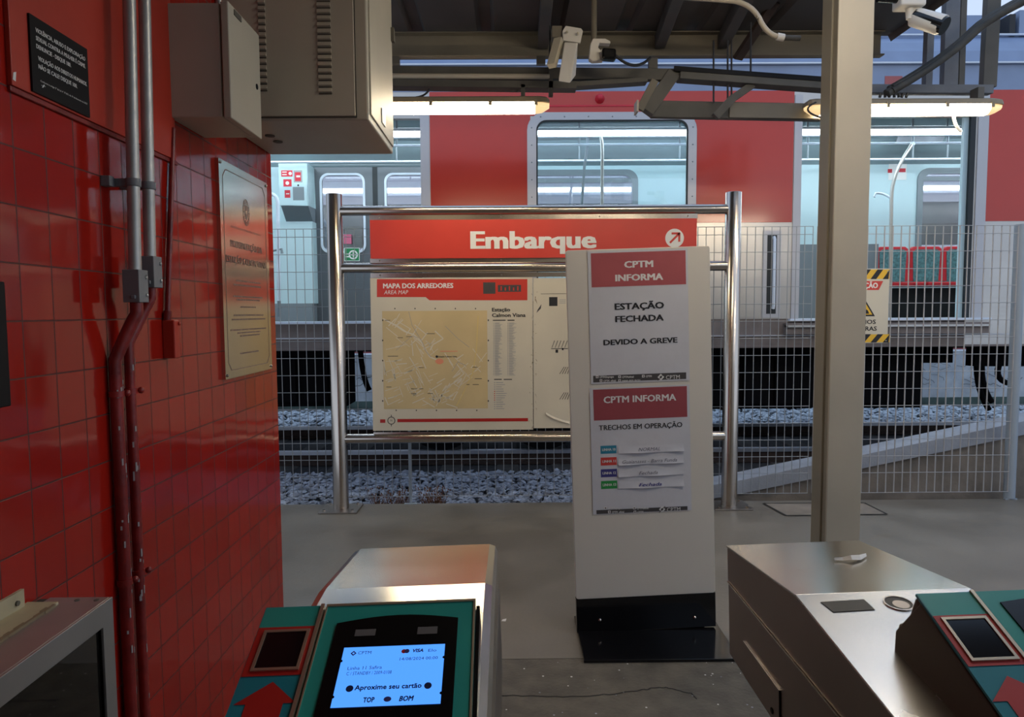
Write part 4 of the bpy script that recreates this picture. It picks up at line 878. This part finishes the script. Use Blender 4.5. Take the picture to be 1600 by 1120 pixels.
lab(MB().box(tx(1377), tx(1404), YV-.008, YV, tz(138), tz(121), 'far_roof_red').build('sticker', TR), 'dull red patch above the right door')
# inside: floor, ceiling, far wall
YW = 9.82
MB().box(XE0, XE1, YV+.07, 9.9, zFl-.12, zFl-.03, 'train_floor').build('train_floor', TR)
zc = 3.93
g = MB(); g.prism([(YV+.07, zc-.30), (YV+.4, zc-.06), (YV+.9, zc), (9.0, zc), (9.45, zc-.08), (YW, zc-.34), (YW+.05, zc-.34), (9.5, zc), (9.0, zc+.04), (YV+.9, zc+.04), (YV+.07, zc-.2)], 'x', XE0, XE1, 'inside_ceiling'); g.build('train_ceiling', TR)
FW = PY(YW); fx = lambda px, py=300: FW.uv(px, py)[0]; fz = lambda py, px=900: FW.uv(px, py)[1]
fd0, fd1, fdz = fx(484), fx(690), fz(257); w0, w1, wt, wb = fx(700+30), fx(990), fz(272), fz(400); v0, v1 = fx(1439), fx(1620)
g = MB()
def fwall(x0, x1, z0, z1): g.box(x0, x1, YW, YW+.07, z0, z1, 'inside_white')
zt_ = zc-.2
fwall(XE0, fd0, zFl-.1, zt_); fwall(fd0, fd1, fdz, zt_); fwall(fd1, w0, zFl-.1, zt_); fwall(w0, w1, zFl-.1, wb); fwall(w0, w1, wt, zt_); fwall(w1, v0, zFl-.1, zt_); fwall(v0, v1, zFl-.1, wb); fwall(v0, v1, wt, zt_); fwall(v1, XE1, zFl-.1, zt_)
g.build('inner_wall', TR)
for a, b, lb in ((w0, w1, 0), (v0, v1, 1)):
    g = MB(); g.ring(FW, rr(a-.06, b+.06, wb-.06, wt+.06, .16), rr(a+.02, b-.02, wb+.02, wt-.02, .12), .0, .02, 'inside_grey'); f = g.build('window_frame', TR)
    MB().slab(FW, rr(a, b, wb, wt, .12), -.03, -.025, 'far_glass').build('window_pane', f)
    MB().box(a, b, YW-.012, YW+.0, wt-.12, wt-.06, 'inside_grey').build('upper_sash', f)
# far doors
mid = fx(586)
for a, b, q0, q1 in ((fd0, mid-.02, fx(503), fx(567)), (mid+.025, fd1, fx(604), fx(672))):
    g = MB(); zz0, zz1 = fz(390), fz(272)
    g.box(a, q0, YW+.01, YW+.05, zFl-.1, fdz, 'inside_door'); g.box(q1, b, YW+.01, YW+.05, zFl-.1, fdz, 'inside_door'); g.box(q0, q1, YW+.01, YW+.05, zFl-.1, zz0, 'inside_door'); g.box(q0, q1, YW+.01, YW+.05, zz1, fdz, 'inside_door'); dl = g.build('far_door', TR)
    MB().ring(FW, rr(q0-.03, q1+.03, zz0-.03, zz1+.03, .12), rr(q0, q1, zz0, zz1, .10), -.01, .006, 'train_line').build('window_frame', dl)
    MB().slab(FW, rr(q0-.005, q1+.005, zz0-.005, zz1+.005, .10), -.03, -.025, 'far_glass').build('window_pane', dl)
lab(MB().box(mid-.035, mid+.035, YW+.004, YW+.03, zFl-.1, fdz, 'rubber').build('door_seal', TR), 'black rubber joint of the far doors')
MB().box(fd0-.05, fd1+.05, YW-.03, YW, fdz, fdz+.06, 'train_frame').build('door_header', TR)
P = PY(YW-.01)
g = MB(); g.prect(P, 538, 387, 562, 408, 'sticker_green', 0); g.ring(P, [P.uv(*q) for q in ((538, 408), (562, 408), (562, 387), (538, 387))], [P.uv(*q) for q in ((539, 407), (561, 407), (561, 388), (539, 388))], 0, .001, 'white_print'); cu, cv = P.uv(552, 398); g.ring(P, circ(cu, cv, .065, 16), circ(cu, cv, .045, 16), .001, .002, 'white_print'); g.line(P, [(cu-.04, cv), (cu+.04, cv)], .015, 'white_print', .002); g.line(P, [(cu, cv-.04), (cu, cv+.04)], .015, 'white_print', .002); g.prect(P, 540, 396, 546, 398, 'white_print', .001); g.prect(P, 540, 400, 546, 402, 'white_print', .001)
lab(g.build('sticker', TR), 'green and white safety sticker on the far door')
g = MB(); g.prect(P, 537, 366, 549, 381, 'pink', 0); lab(g.build('sticker', TR), 'pink sticker on the far door glass')
# side cabinet with stickers at left
c0, c1 = fx(438), fx(482); g = MB(); yb = YW-.35
xq = lambda px: xz(px, 300, yb)[0]
zq = lambda py: xz(460, py, yb)[1]
g.box(xq(436), xq(481), yb, YW, zq(321), zq(254), 'inside_white'); g.prism([(yb, zq(321)), (YW, zq(321)), (YW, zq(350)), (YW-.1, zq(347))], 'x', xq(438), xq(481), 'inside_grey')
cb = g.build('control_cabinet', TR, bevel=.006); P = PY(yb)
g = MB(); g.prect(P, 439.5, 266, 457, 276, 'sticker_red'); g.prect(P, 441, 268, 448, 269.5, 'white_print', .0015); g.prect(P, 441, 272, 448, 273.5, 'white_print', .0015); q = P.uv(453.5, 271); g.flat(P, circ(q[0], q[1], .022, 10), 'white_print', .002)
g.prect(P, 443, 280, 455.5, 291.5, 'sticker_red'); q = P.uv(449, 286); g.flat(P, circ(q[0], q[1], .025, 10), 'white_print', .002); g.prect(P, 445, 297, 453.5, 309, 'sticker_red'); g.prect(P, 447, 302, 452, 303.5, 'white_print', .002)
g.prect(P, 459, 266, 472, 285, 'grey_print'); g.prect(P, 461, 269, 470, 283, 'sticker_red', .0015); g.prect(P, 463, 274, 469, 277, 'white_print', .002); g.prect(P, 458, 292, 475, 313, 'inside_grey'); q = P.uv(466, 289.5); g.flat(P, circ(q[0], q[1], .013, 10), 'ink', .002)
lab(g.build('stickers', cb), 'red and white emergency stickers'); 
MB().box(xz(426, 300, YW-.2)[0]-.4, xz(487, 300, YW-.2)[0], YW-.2, YW, xz(460, 474, YW-.2)[1], xz(460, 346, YW-.2)[1], 'inside_white').build('side_screen', TR)
MB().box(xz(426, 300, YW-.22)[0]-.4, xz(484, 300, YW-.22)[0], YW-.22, YW, zFl-.1, xz(460, 474, YW-.22)[1], 'inside_grey').build('heater_box', TR)
q = lambda px, py, Y=8.7: Vector((xz(px, py, Y)[0], Y, xz(px, py, Y)[1]))
MB().tube([q(405, 305)]+arc(q(420, 303), q(434, 302), q(434, 320), 6)+[q(436, 470)], .022, 'train_line', 10).tube([q(436, 470), q(436, 495)], .022, 'inside_grey', 10).build('hand_pole', TR)
MB().tube([q(424, 392), q(440, 389), q(441, 396)], .015, 'inside_grey', 8).build('pole_hook', TR)
# ceiling lights
for Y, z in ((8.0, xz(950, 205, 8.0)[1]), (8.95, zc-.03)):
    MB().box(XE0+.2, XE1-.2, Y-.09, Y+.09, z-.03, z+.01, 'train_lamp').build('ceiling_light', TR)
MB().box(XE0+.1, XE1-.1, 7.86, 8.14, xz(950, 205, 8.0)[1]+.01, zc+.01, 'inside_ceiling').build('lamp_housing', TR)
# handrails
for Y, py in ((7.75, 201), (8.0, 213), (8.8, 226), (9.2, 251)):
    z = xz(950, py, Y)[1]; MB().tube([(XE0+.2, Y, z), (XE1-.2, Y, z)], .016, 'train_line', 8).build('handrail', TR)
    g = MB()
    for px in (620, 905, 1062, 1262, 1426, 1480):
        x = xz(px, py, Y)[0]; g.tube([(x, Y, z), (x, Y, zc)], .012, 'inside_grey', 6)
    stuff(g.build('handrail_hangers', TR))
# curved poles
MB().tube([q(932, 187, 8.0)]+arc(q(934, 200, 8.0), q(941, 212, 8.0), q(941, 240, 8.0), 8)+[q(940, 500, 8.0)], .020, 'train_steel', 10).build('hand_pole', TR)
MB().tube([q(918, 195, 8.9), q(918, 226, 8.9), q(913, 262, 8.9), q(909, 320, 8.9), q(909, 500, 8.9)], .018, 'inside_grey', 10).build('hand_pole', TR)
MB().tube([q(1425, 225, 8.4)]+arc(q(1421, 232, 8.4), q(1393, 272, 8.4), q(1393, 310, 8.4), 8)+[q(1390, 500, 8.4)], .020, 'train_steel', 10).ball(q(1426, 225, 8.4), .03, 'train_line', 8).build('hand_pole', TR)
MB().tube([q(1366, 308, 8.6)]+arc(q(1368, 302, 8.6), q(1380, 300, 8.6), q(1391, 309, 8.5), 6), .014, 'train_line', 8).build('pole_bow', TR)
g = MB(); P = PY(YW-.004); g.prect(P, 1388, 256, 1417, 281, 'white_print', 0); g.prect(P, 1387, 264, 1394, 270, 'sticker_red', .001); g.prect(P, 1404, 263, 1415, 269, 'sticker_red', .001); lab(g.build('sticker', TR), 'white sticker with two red seat symbols')
# dark ceiling patch
P = PY(9.3); g = MB(); pl = [(1398, 225), (1403, 210), (1415, 203), (1478, 203), (1476, 212), (1470, 225)]; g.slab(P, [P.uv(*p) for p in pl], 0, .02, 'tray_blue'); g.build('vent_grille', TR)
# seats
def seat(x0, x1):
    t = MB(); Y = 9.35; zt = xz(1440, 385, Y)[1]; zs = xz(1440, 441, Y-.3)[1]; w_ = x1-x0
    P = PY(Y); a = [(x0, zs), (x1, zs), (x1-.01, zt-.03), (x1-.05, zt), (x0+.05, zt), (x0+.01, zt-.03)]; t.slab(P, a, -.06, .0, 'seat_red'); t.box(x0+.005, x1-.005, Y-.42, Y, zs-.05, zs, 'seat_red'); s = t.build('seat', TR, bevel=.01)
    lab(MB().slab(P, [(x0+.055, zs+.03), (x1-.055, zs+.03), (x1-.04, zt-.07), (x1-.08, zt-.04), (x0+.08, zt-.04), (x0+.04, zt-.07)], 0, .012, 'seat_teal').build('back_pad', s), 'worn teal pad'); MB().box(x0+.03, x1-.03, Y-.38, Y-.04, zs, zs+.012, 'seat_teal').build('seat_pad', s)
xs0 = xz(1369, 400, 9.35)[0]
for k in range(4): seat(xs0+k*.455, xs0+k*.455+.445)
MB().box(xs0-.02, xs0+1.9, 9.3, 9.8, zFl-.1, xz(1440, 450, 9.3)[1], 'rubber').build('seat_plinth', TR)
xl = fx(1200); MB().box(xz(1247, 400, 8.9)[0], xz(1262, 400, 8.9)[0]+.9, 8.88, 8.95, zFl-.1, xz(1250, 382, 8.9)[1], 'inside_grey').build('partition', TR)
# underframe
g = MB(); g.box(XE0, XE1, YV+.1, 9.8, zSk-.02, zSk+.06, 'train_under'); g.build('underframe', TR)
xx = lambda px, Y=7.3: xz(px, 560, Y)[0]
for a, b, z0, yk in ((-6, xx(540), .56, 7.75), (xx(583), xx(845), .50, 7.75), (xx(848), xx(1275), .50, 8.6), (xx(1278), xx(1448), .50, 8.6)):
    g = MB(); g.box(a, b, 7.35, yk, z0, zSk-.02, 'train_under'); 
    k = a+.1
    while k < b-.3: g.box(k, k+.26, 7.31, 7.35, z0+.05, zSk-.08, 'train_under'); k += .34
    g.build('equipment_box', TR, bevel=.01)
for px in (690, 850, 1010):
    for Y in (7.6, 9.1):
        x = xx(px, Y); MB().tube([(x, Y-.06, .46), (x, Y+.06, .46)], .42, 'train_under', 28, True).build('wheel', TR)
for p in (((1536, 548), (1528, 600), (1550, 628)), ((1528, 548), (1520, 600), (1545, 640)), ((563, 545), (566, 590), (577, 610)), ((1565, 560), (1545, 600), (1590, 600))):
    MB().tube(arc(q(*p[0], 7.5), q(*p[1], 7.5), q(*p[2], 7.5), 8), .030, 'train_under', 8).build('hanging_hose', TR)
MB().box(xx(1448), xx(1503), 7.45, 7.6, q(1500, 566, 7.5).z, zSk, 'train_under').box(xx(1538), xx(1640), 7.45, 7.6, q(1500, 572, 7.5).z, zSk, 'train_under').build('pipe_bracket', TR)

# ================================================================== turnstiles
RT = .030
def frame(x, y): return Matrix.Translation((x, y, 0)) @ Matrix.Rotation(-RT, 4, 'Y')
def reader(root, T, P, x0, xs, x1, yv, left, s_len=.36):
    """tilted card reader console: P is its face plane (u across, v up the slope), origin at the top edge"""
    yb = -s_len
    g = MB(); g.slab(P, [(x0, yb), (x1, yb), (x1, 0), (x0, 0)], -.05, -.004, 'reader_side'); con = g.build('reader_console', root, bevel=.004)
    g = MB(); g.slab(P, [(x0+.001, yb), (xs-.006, yb), (xs-.006, -.001), (x0+.001, -.001)], -.004, .0, 'teal'); 
    return con, g
# ---- left turnstile
T = frame(.031, 0)
t = thing('turnstile', 'left stainless turnstile with a lit blue payment screen', 'turnstile', W=T@Matrix.Translation((-.165, 1.0, 0)))
xl, xr = -.347, -.024
# Outline of the top (y, z): rear edge, ridge, front
zo = .008
prof = [(.55, .60), (1.45, .60), (1.50, .75), (1.545, .86), (1.545, 1.015), (1.22, 1.055), (.55, 1.02)]
MB(T).prism([(.50, .0), (1.05, .0), (1.05, .62), (.50, .62)], 'x', xl+.03, xr-.03, 'steel_dark').build('pedestal', t, bevel=.01)
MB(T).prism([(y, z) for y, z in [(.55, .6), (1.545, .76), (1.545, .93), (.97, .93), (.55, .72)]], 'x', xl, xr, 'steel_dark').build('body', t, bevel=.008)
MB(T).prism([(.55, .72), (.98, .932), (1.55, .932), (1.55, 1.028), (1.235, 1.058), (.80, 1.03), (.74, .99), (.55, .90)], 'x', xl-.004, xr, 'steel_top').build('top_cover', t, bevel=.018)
# reader plane
el = math.radians(23.6)
def rplane(T, x, y, z): R3 = T.to_3x3(); return Plane(T @ Vector((x, y, z)), R3 @ Vector((1, 0, 0)), R3 @ Vector((0, math.cos(el), math.sin(el))))
P = rplane(T, 0, 1.0, 1.127)
def build_reader(t, P, u0, us, u1, y0r, z0r):
    L = -.40
    c = MB(); c.slab(P, [(u0, L), (u1, L), (u1, 0), (u0, 0)], -.055, -.004, 'reader_side'); c.build('reader_console', t, bevel=.006)
    c = MB(T); hx = [(T.inverted() @ P.pt(u, 0, 0)).x for u in (u0+.004, u1-.004)]
    c.prism([(y0r-.03, z0r-.03), (y0r+.05, z0r-.066), (y0r+.055, z0r-.10), (y0r-.36, z0r-.22), (y0r-.36, z0r-.19)], 'x', hx[0], hx[1], 'reader_side'); c.build('console_base', t, bevel=.004)
    return L
u0 = P.uv(413, 955)[0]; us = P.uv(505, 952)[0]; u1 = P.uv(743, 945)[0]
L = build_reader(t, P, u0, us, u1, 1.0, 1.127)
# strip plate
def strip_plate(t, P, u0, us, L, win, redz, arrow):
    g = MB(); g.slab(P, [(u0+.001, L), (us-.003, L), (us-.003, 0), (u0+.001, 0)], -.004, 0, 'teal_blue')
    v_top = redz[0]; v_bot = redz[1]
    g.flat(P, [(u0+.002, v_top), (us-.004, v_top), (us-.004, -.001), (u0+.002, -.001)], 'teal', .0004)
    g.flat(P, [(u0+.002, v_bot), (us-.004, v_bot), (us-.004, v_top), (u0+.002, v_top)], 'arrow_red', .0008)
    g.flat(P, arrow, 'arrow_red', .0008)
    s = g.build('guide_plate', t, bevel=0)
    a = win; b = MB(); b.ring(P, [(a[0]-.004, a[2]-.004), (a[1]+.004, a[2]-.004), (a[1]+.004, a[3]+.004), (a[0]-.004, a[3]+.004)], [(a[0], a[2]), (a[1], a[2]), (a[1], a[3]), (a[0], a[3])], .0008, .003, 'brass_edge'); b.build('window_bezel', s)
    lab(MB().flat(P, [(a[0], a[2]), (a[1], a[2]), (a[1], a[3]), (a[0], a[3])], 'gloss_black', .0015).build('scanner_window', s), 'dark glass scanner window')
    MB().slab(P, [(us-.004, L), (us+.001, L), (us+.001, .001), (us-.004, .001)], -.006, .003, 'brass_edge').build('edge_trim', t)
wa = P.uv(394, 1046); wb_ = P.uv(490, 987); um = (u0+us)/2
vt = P.uv(440, 980)[1]; vb = P.uv(430, 1056)[1]; va = P.uv(416, 1066)[1]; vh = P.uv(416, 1100)[1]
wu0 = u0+.016; wu1 = us-.014
strip_plate(t, P, u0, us, L, (wu0, wu1, wa[1], wb_[1]), (vt, vb), [(um+.004, va), (um-.038, vh), (um-.022, vh), (um-.022, va-.10), (um+.026, va-.10), (um+.026, vh), (um+.042, vh)])
g = MB(); g.slab(P, [(us+.004, L), (u1, L), (u1, 0), (us+.004, 0)], -.004, 0, 'teal'); g.ring(P, [(us+.004, L), (u1, L), (u1, .001), (us+.004, .001)], [(us+.006, L+.002), (u1-.003, L+.002), (u1-.003, -.003), (us+.006, -.003)], 0, .0015, 'brass_edge'); dp = g.build('display_plate', t)
# black display glass with a curved top
b0 = P.uv(527, 975); b1 = P.uv(716, 966); top = [(b0[0]+(b1[0]-b0[0])*k/10, b0[1]+(b1[1]-b0[1])*k/10+.010*math.sin(math.pi*k/10)) for k in range(11)]
g = MB(); g.slab(P, [(b0[0], L+.02), (b1[0], L+.02)]+top[::-1], 0, .002, 'reader_black'); dg = g.build('display_glass', t)
P1 = Plane(P.pt(0, 0, .002), P.U, P.V)
g = MB(); g.prect(P1, 556, 993, 586, 984, 'screen_grey', .0006); g.prect(P1, 653, 990, 683, 980, 'screen_grey', .0006)
sc = [P1.uv(537, 1012.5), P1.uv(694, 1006), P1.uv(690, 1099), P1.uv(517, 1107)]
us0 = (sc[0][0]+sc[3][0])/2; us1 = (sc[1][0]+sc[2][0])/2; vt0 = (sc[0][1]+sc[1][1])/2; vb0 = (sc[2][1]+sc[3][1])/2
g.flat(P1, [(us0, vb0), (us1, vb0), (us1, vt0), (us0, vt0)], 'screen_blue', .0006)
for uu, vv in ((us0, vt0-.022), (us1, vt0-.022), (us0, vb0+.015), (us1, vb0+.015)): g.flat(P1, circ(uu, vv, .0022, 10), 'reader_black', .001)
w_ = us1-us0; h_ = vt0-vb0; UU = lambda f: us0+w_*f; VV = lambda f: vb0+h_*f
g.text(P1, 'CPTM', UU(.15), VV(.865), h_*.055, 'line_blue', width=w_*.13, off=.001); dd = lambda q_: [(UU(.105)+q_, VV(.89)), (UU(.105), VV(.89)+q_), (UU(.105)-q_, VV(.89)), (UU(.105), VV(.89)-q_)]; g.ring(P1, dd(.004), dd(.002), .0006, .001, 'line_blue')
g.flat(P1, circ(UU(.60), VV(.89), .0035, 12), 'sticker_red', .001); g.flat(P1, circ(UU(.63), VV(.89), .0035, 12), 'line_blue', .0012); g.text(P1, 'VISA', UU(.69), VV(.865), h_*.055, 'line_blue', width=w_*.1, bold=.03, shear=.2, off=.001); g.text(P1, 'Elo', UU(.84), VV(.865), h_*.05, 'line_blue', width=w_*.08, off=.001)
g.text(P1, '14/08/2024 00:00', UU(.57), VV(.73), h_*.05, 'line_blue', width=w_*.37, off=.001)
g.text(P1, 'Linha 11 Safira', UU(.08), VV(.60), h_*.055, 'line_blue', width=w_*.33, off=.001); g.text(P1, 'C / STANDBY / 2009-0108', UU(.08), VV(.51), h_*.055, 'line_blue', width=w_*.43, off=.001)
g.text(P1, 'Aproxime seu cartão', UU(.19), VV(.26), h_*.075, 'screen_ink', width=w_*.62, bold=.02, off=.001)
for f in (.14, .87): g.flat(P1, circ(UU(f), VV(.29), .005, 14), 'screen_ink', .001)
g.text(P1, 'TOP', UU(.29), VV(.06), h_*.075, 'screen_ink', width=w_*.1, bold=.03, off=.001); g.text(P1, 'BOM', UU(.62), VV(.06), h_*.075, 'screen_ink', width=w_*.13, bold=.03, shear=.2, off=.001); g.flat(P1, circ(UU(.51), VV(.10), .005, 14, .0038), 'line_blue', .001)
lab(g.build('lit_screen', dg), 'glowing blue screen with dark lettering')
MB().slab(P, [(u1+.001, L), (u1+.006, L), (u1+.006, -.008), (u1+.001, -.008)], -.05, -.004, 'reader_black').build('side_gap', t)
# ---- right turnstile
T = frame(.031, 0)
t = thing('turnstile', 'right stainless turnstile with crumpled paper on its top', 'turnstile', W=T@Matrix.Translation((.65, 1.0, 0)))
xl, xr = .501, .800
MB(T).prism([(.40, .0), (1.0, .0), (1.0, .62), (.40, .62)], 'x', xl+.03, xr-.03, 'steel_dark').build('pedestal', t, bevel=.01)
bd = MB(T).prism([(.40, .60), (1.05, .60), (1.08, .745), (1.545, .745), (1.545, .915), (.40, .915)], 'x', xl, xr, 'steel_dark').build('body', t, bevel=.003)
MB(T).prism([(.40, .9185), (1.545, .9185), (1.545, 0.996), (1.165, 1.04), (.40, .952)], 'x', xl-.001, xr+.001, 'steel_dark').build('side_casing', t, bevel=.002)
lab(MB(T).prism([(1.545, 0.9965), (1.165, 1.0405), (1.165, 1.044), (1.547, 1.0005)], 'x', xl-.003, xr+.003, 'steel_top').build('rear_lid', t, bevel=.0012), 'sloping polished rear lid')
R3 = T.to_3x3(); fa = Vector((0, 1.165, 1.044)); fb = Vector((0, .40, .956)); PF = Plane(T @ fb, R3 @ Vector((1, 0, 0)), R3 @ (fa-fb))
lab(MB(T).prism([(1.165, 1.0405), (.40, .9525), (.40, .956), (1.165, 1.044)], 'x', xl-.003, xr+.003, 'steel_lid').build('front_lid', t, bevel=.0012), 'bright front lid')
g = MB(); a = PF.uv(1282, 957); b = PF.uv(1352, 939); ww = [PF.uv(1282, 941), PF.uv(1302, 957), PF.uv(1367, 953), PF.uv(1350, 937)]
g.slab(PF, [ww[1], ww[2], ww[3], ww[0]], .0004, .0012, 'dark_inside'); g.build('display_slot', t)
cu, cv = PF.uv(1404, 943); MB().ring(PF, circ(cu, cv, .0235, 28), circ(cu, cv, .021, 28), .0003, .002, 'steel').build('token_ring', t); MB().flat(PF, circ(cu, cv, .021, 28), 'dark_inside', .0008).flat(PF, circ(cu+.002, cv-.004, .013, 20), 'steel_dark', .0012).build('token_hole', t)
# access door on the left side
PS = Plane(T @ Vector((xl-.0005, 0, 0)), R3 @ Vector((0, -1, 0)), R3 @ Vector((0, 0, 1)))
d0 = PS.uv(1163, 1002); d1 = PS.uv(1219, 1107); g = MB(); g.slab(PS, [(d0[0], .75), (d1[0], .75), (d1[0], d0[1]-.0), (d0[0], d0[1])], .0, .002, 'steel_dark'); ad = g.build('access_door', t)
g = MB(); g.slab(PS, [(d0[0], d0[1]), (d1[0], d0[1]), (d1[0], d0[1]+.001), (d0[0], d0[1]+.001)], 0, .0022, 'steel'); g.build('door_edge', ad); MB().slab(PS, [(d1[0], .75), (d1[0]+.002, .75), (d1[0]+.002, d0[1]), (d1[0], d0[1])], 0, .0025, 'black').build('door_gap', ad)
g = MB(); g.slab(PS, [(-1.545, .9155), (-.4, .9155), (-.4, .918), (-1.545, .918)], -.001, .0025, 'steel'); lab(g.build('seam_strip', t), 'bright seam strip')
q0 = PS.uv(1208, 1110); g = MB(); g.slab(PS, circ(q0[0], q0[1], .006, 12), .002, .0035, 'black'); g.build('keyhole', ad)
# console
P = rplane(T, 0, .95, 1.132)
u0 = P.uv(1440, 942)[0]; us = P.uv(1532, 940)[0]; u1 = us+.255
L = build_reader(t, P, u0, us, u1, .95, 1.132)
# side cheek of the console
hx = (T.inverted() @ P.pt(u0, 0, 0)).x
PC = Plane(T @ Vector((hx, 0, 0)), R3 @ Vector((0, 1, 0)), R3 @ Vector((0, 0, 1)))
ch = [PC.uv(*p) for p in ((1438, 943), (1400, 985), (1398, 1016), (1489, 1119))]
ch += [(.62, ch[3][1]-.03), (.62, ch[0][1]-.145)]
lab(MB(T).prism(ch, 'x', hx-.001, hx+.012, 'reader_side').build('console_cheek', t, bevel=.002), 'brown metal cheek')
MB(T).prism([(ch[2][0]+.002, ch[2][1]-.004), (ch[2][0]+.002, ch[2][1]-.04), (.6, .94), (.6, ch[4][1]+.002)], 'x', hx-.016, hx+.25, 'reader_lip').build('console_foot', t, bevel=.006)
MB(T).box(hx+.23, hx+.31, .4, .9, 0.0, .97, 'steel_dark').build('console_pedestal', t, bevel=.01)
wu0 = u0+.014; wu1 = us-.014; vt = P.uv(1500, 961)[1]; vb = P.uv(1560, 1040)[1]; wa = P.uv(1520, 1030)[1]; wb_ = P.uv(1500, 969)[1]
um = (u0+us)/2; va = P.uv(1580, 1056)[1]; vh = va-.034
strip_plate(t, P, u0, us, L, (wu0, wu1, wa, wb_), (vt, vb), [(um-.0, va), (um-.040, vh), (um-.022, vh), (um-.022, va-.10), (um+.022, va-.10), (um+.022, vh), (um+.040, vh)])
g = MB(); g.slab(P, [(us+.004, L), (u1, L), (u1, 0), (us+.004, 0)], -.004, 0, 'teal'); g.build('display_plate', t)
g = MB(); g.slab(P, [(us+.025, L+.02), (u1-.03, L+.02), (u1-.03, -.022), (us+.12, -.010), (us+.025, -.022)], 0, .002, 'reader_black'); g.build('display_glass', t)
# crumpled paper on the right lid
ra = Vector((0, 1.547, 1.0005)); rb = Vector((0, 1.165, 1.044)); PL = Plane(T @ rb, R3 @ Vector((1, 0, 0)), R3 @ (ra-rb)); R = random.Random(4)
ctr = [PL.uv(x, y) for x, y in ((1303, 877), (1315, 876), (1328, 877), (1342, 875), (1352, 870))]; vs = []
for (u, v), wv in zip(ctr, (.002, .008, .010, .009, .006)):
    vs += [PL.pt(u, v-wv, .002+R.uniform(0, .004)), PL.pt(u+.002, v, .009+R.uniform(-.002, .005)), PL.pt(u, v+wv, .002+R.uniform(0, .005))]
g = MB(); g.add(vs, [f for i in range(4) for j in range(2) for f in ((i*3+j, (i+1)*3+j, (i+1)*3+j+1), (i*3+j, (i+1)*3+j+1, i*3+j+1))], 'litter')
tag(g.build('paper_scrap', loc=PL.pt(*ctr[2])), 'crumpled scrap of pale paper lying on the right turnstile lid', 'paper')
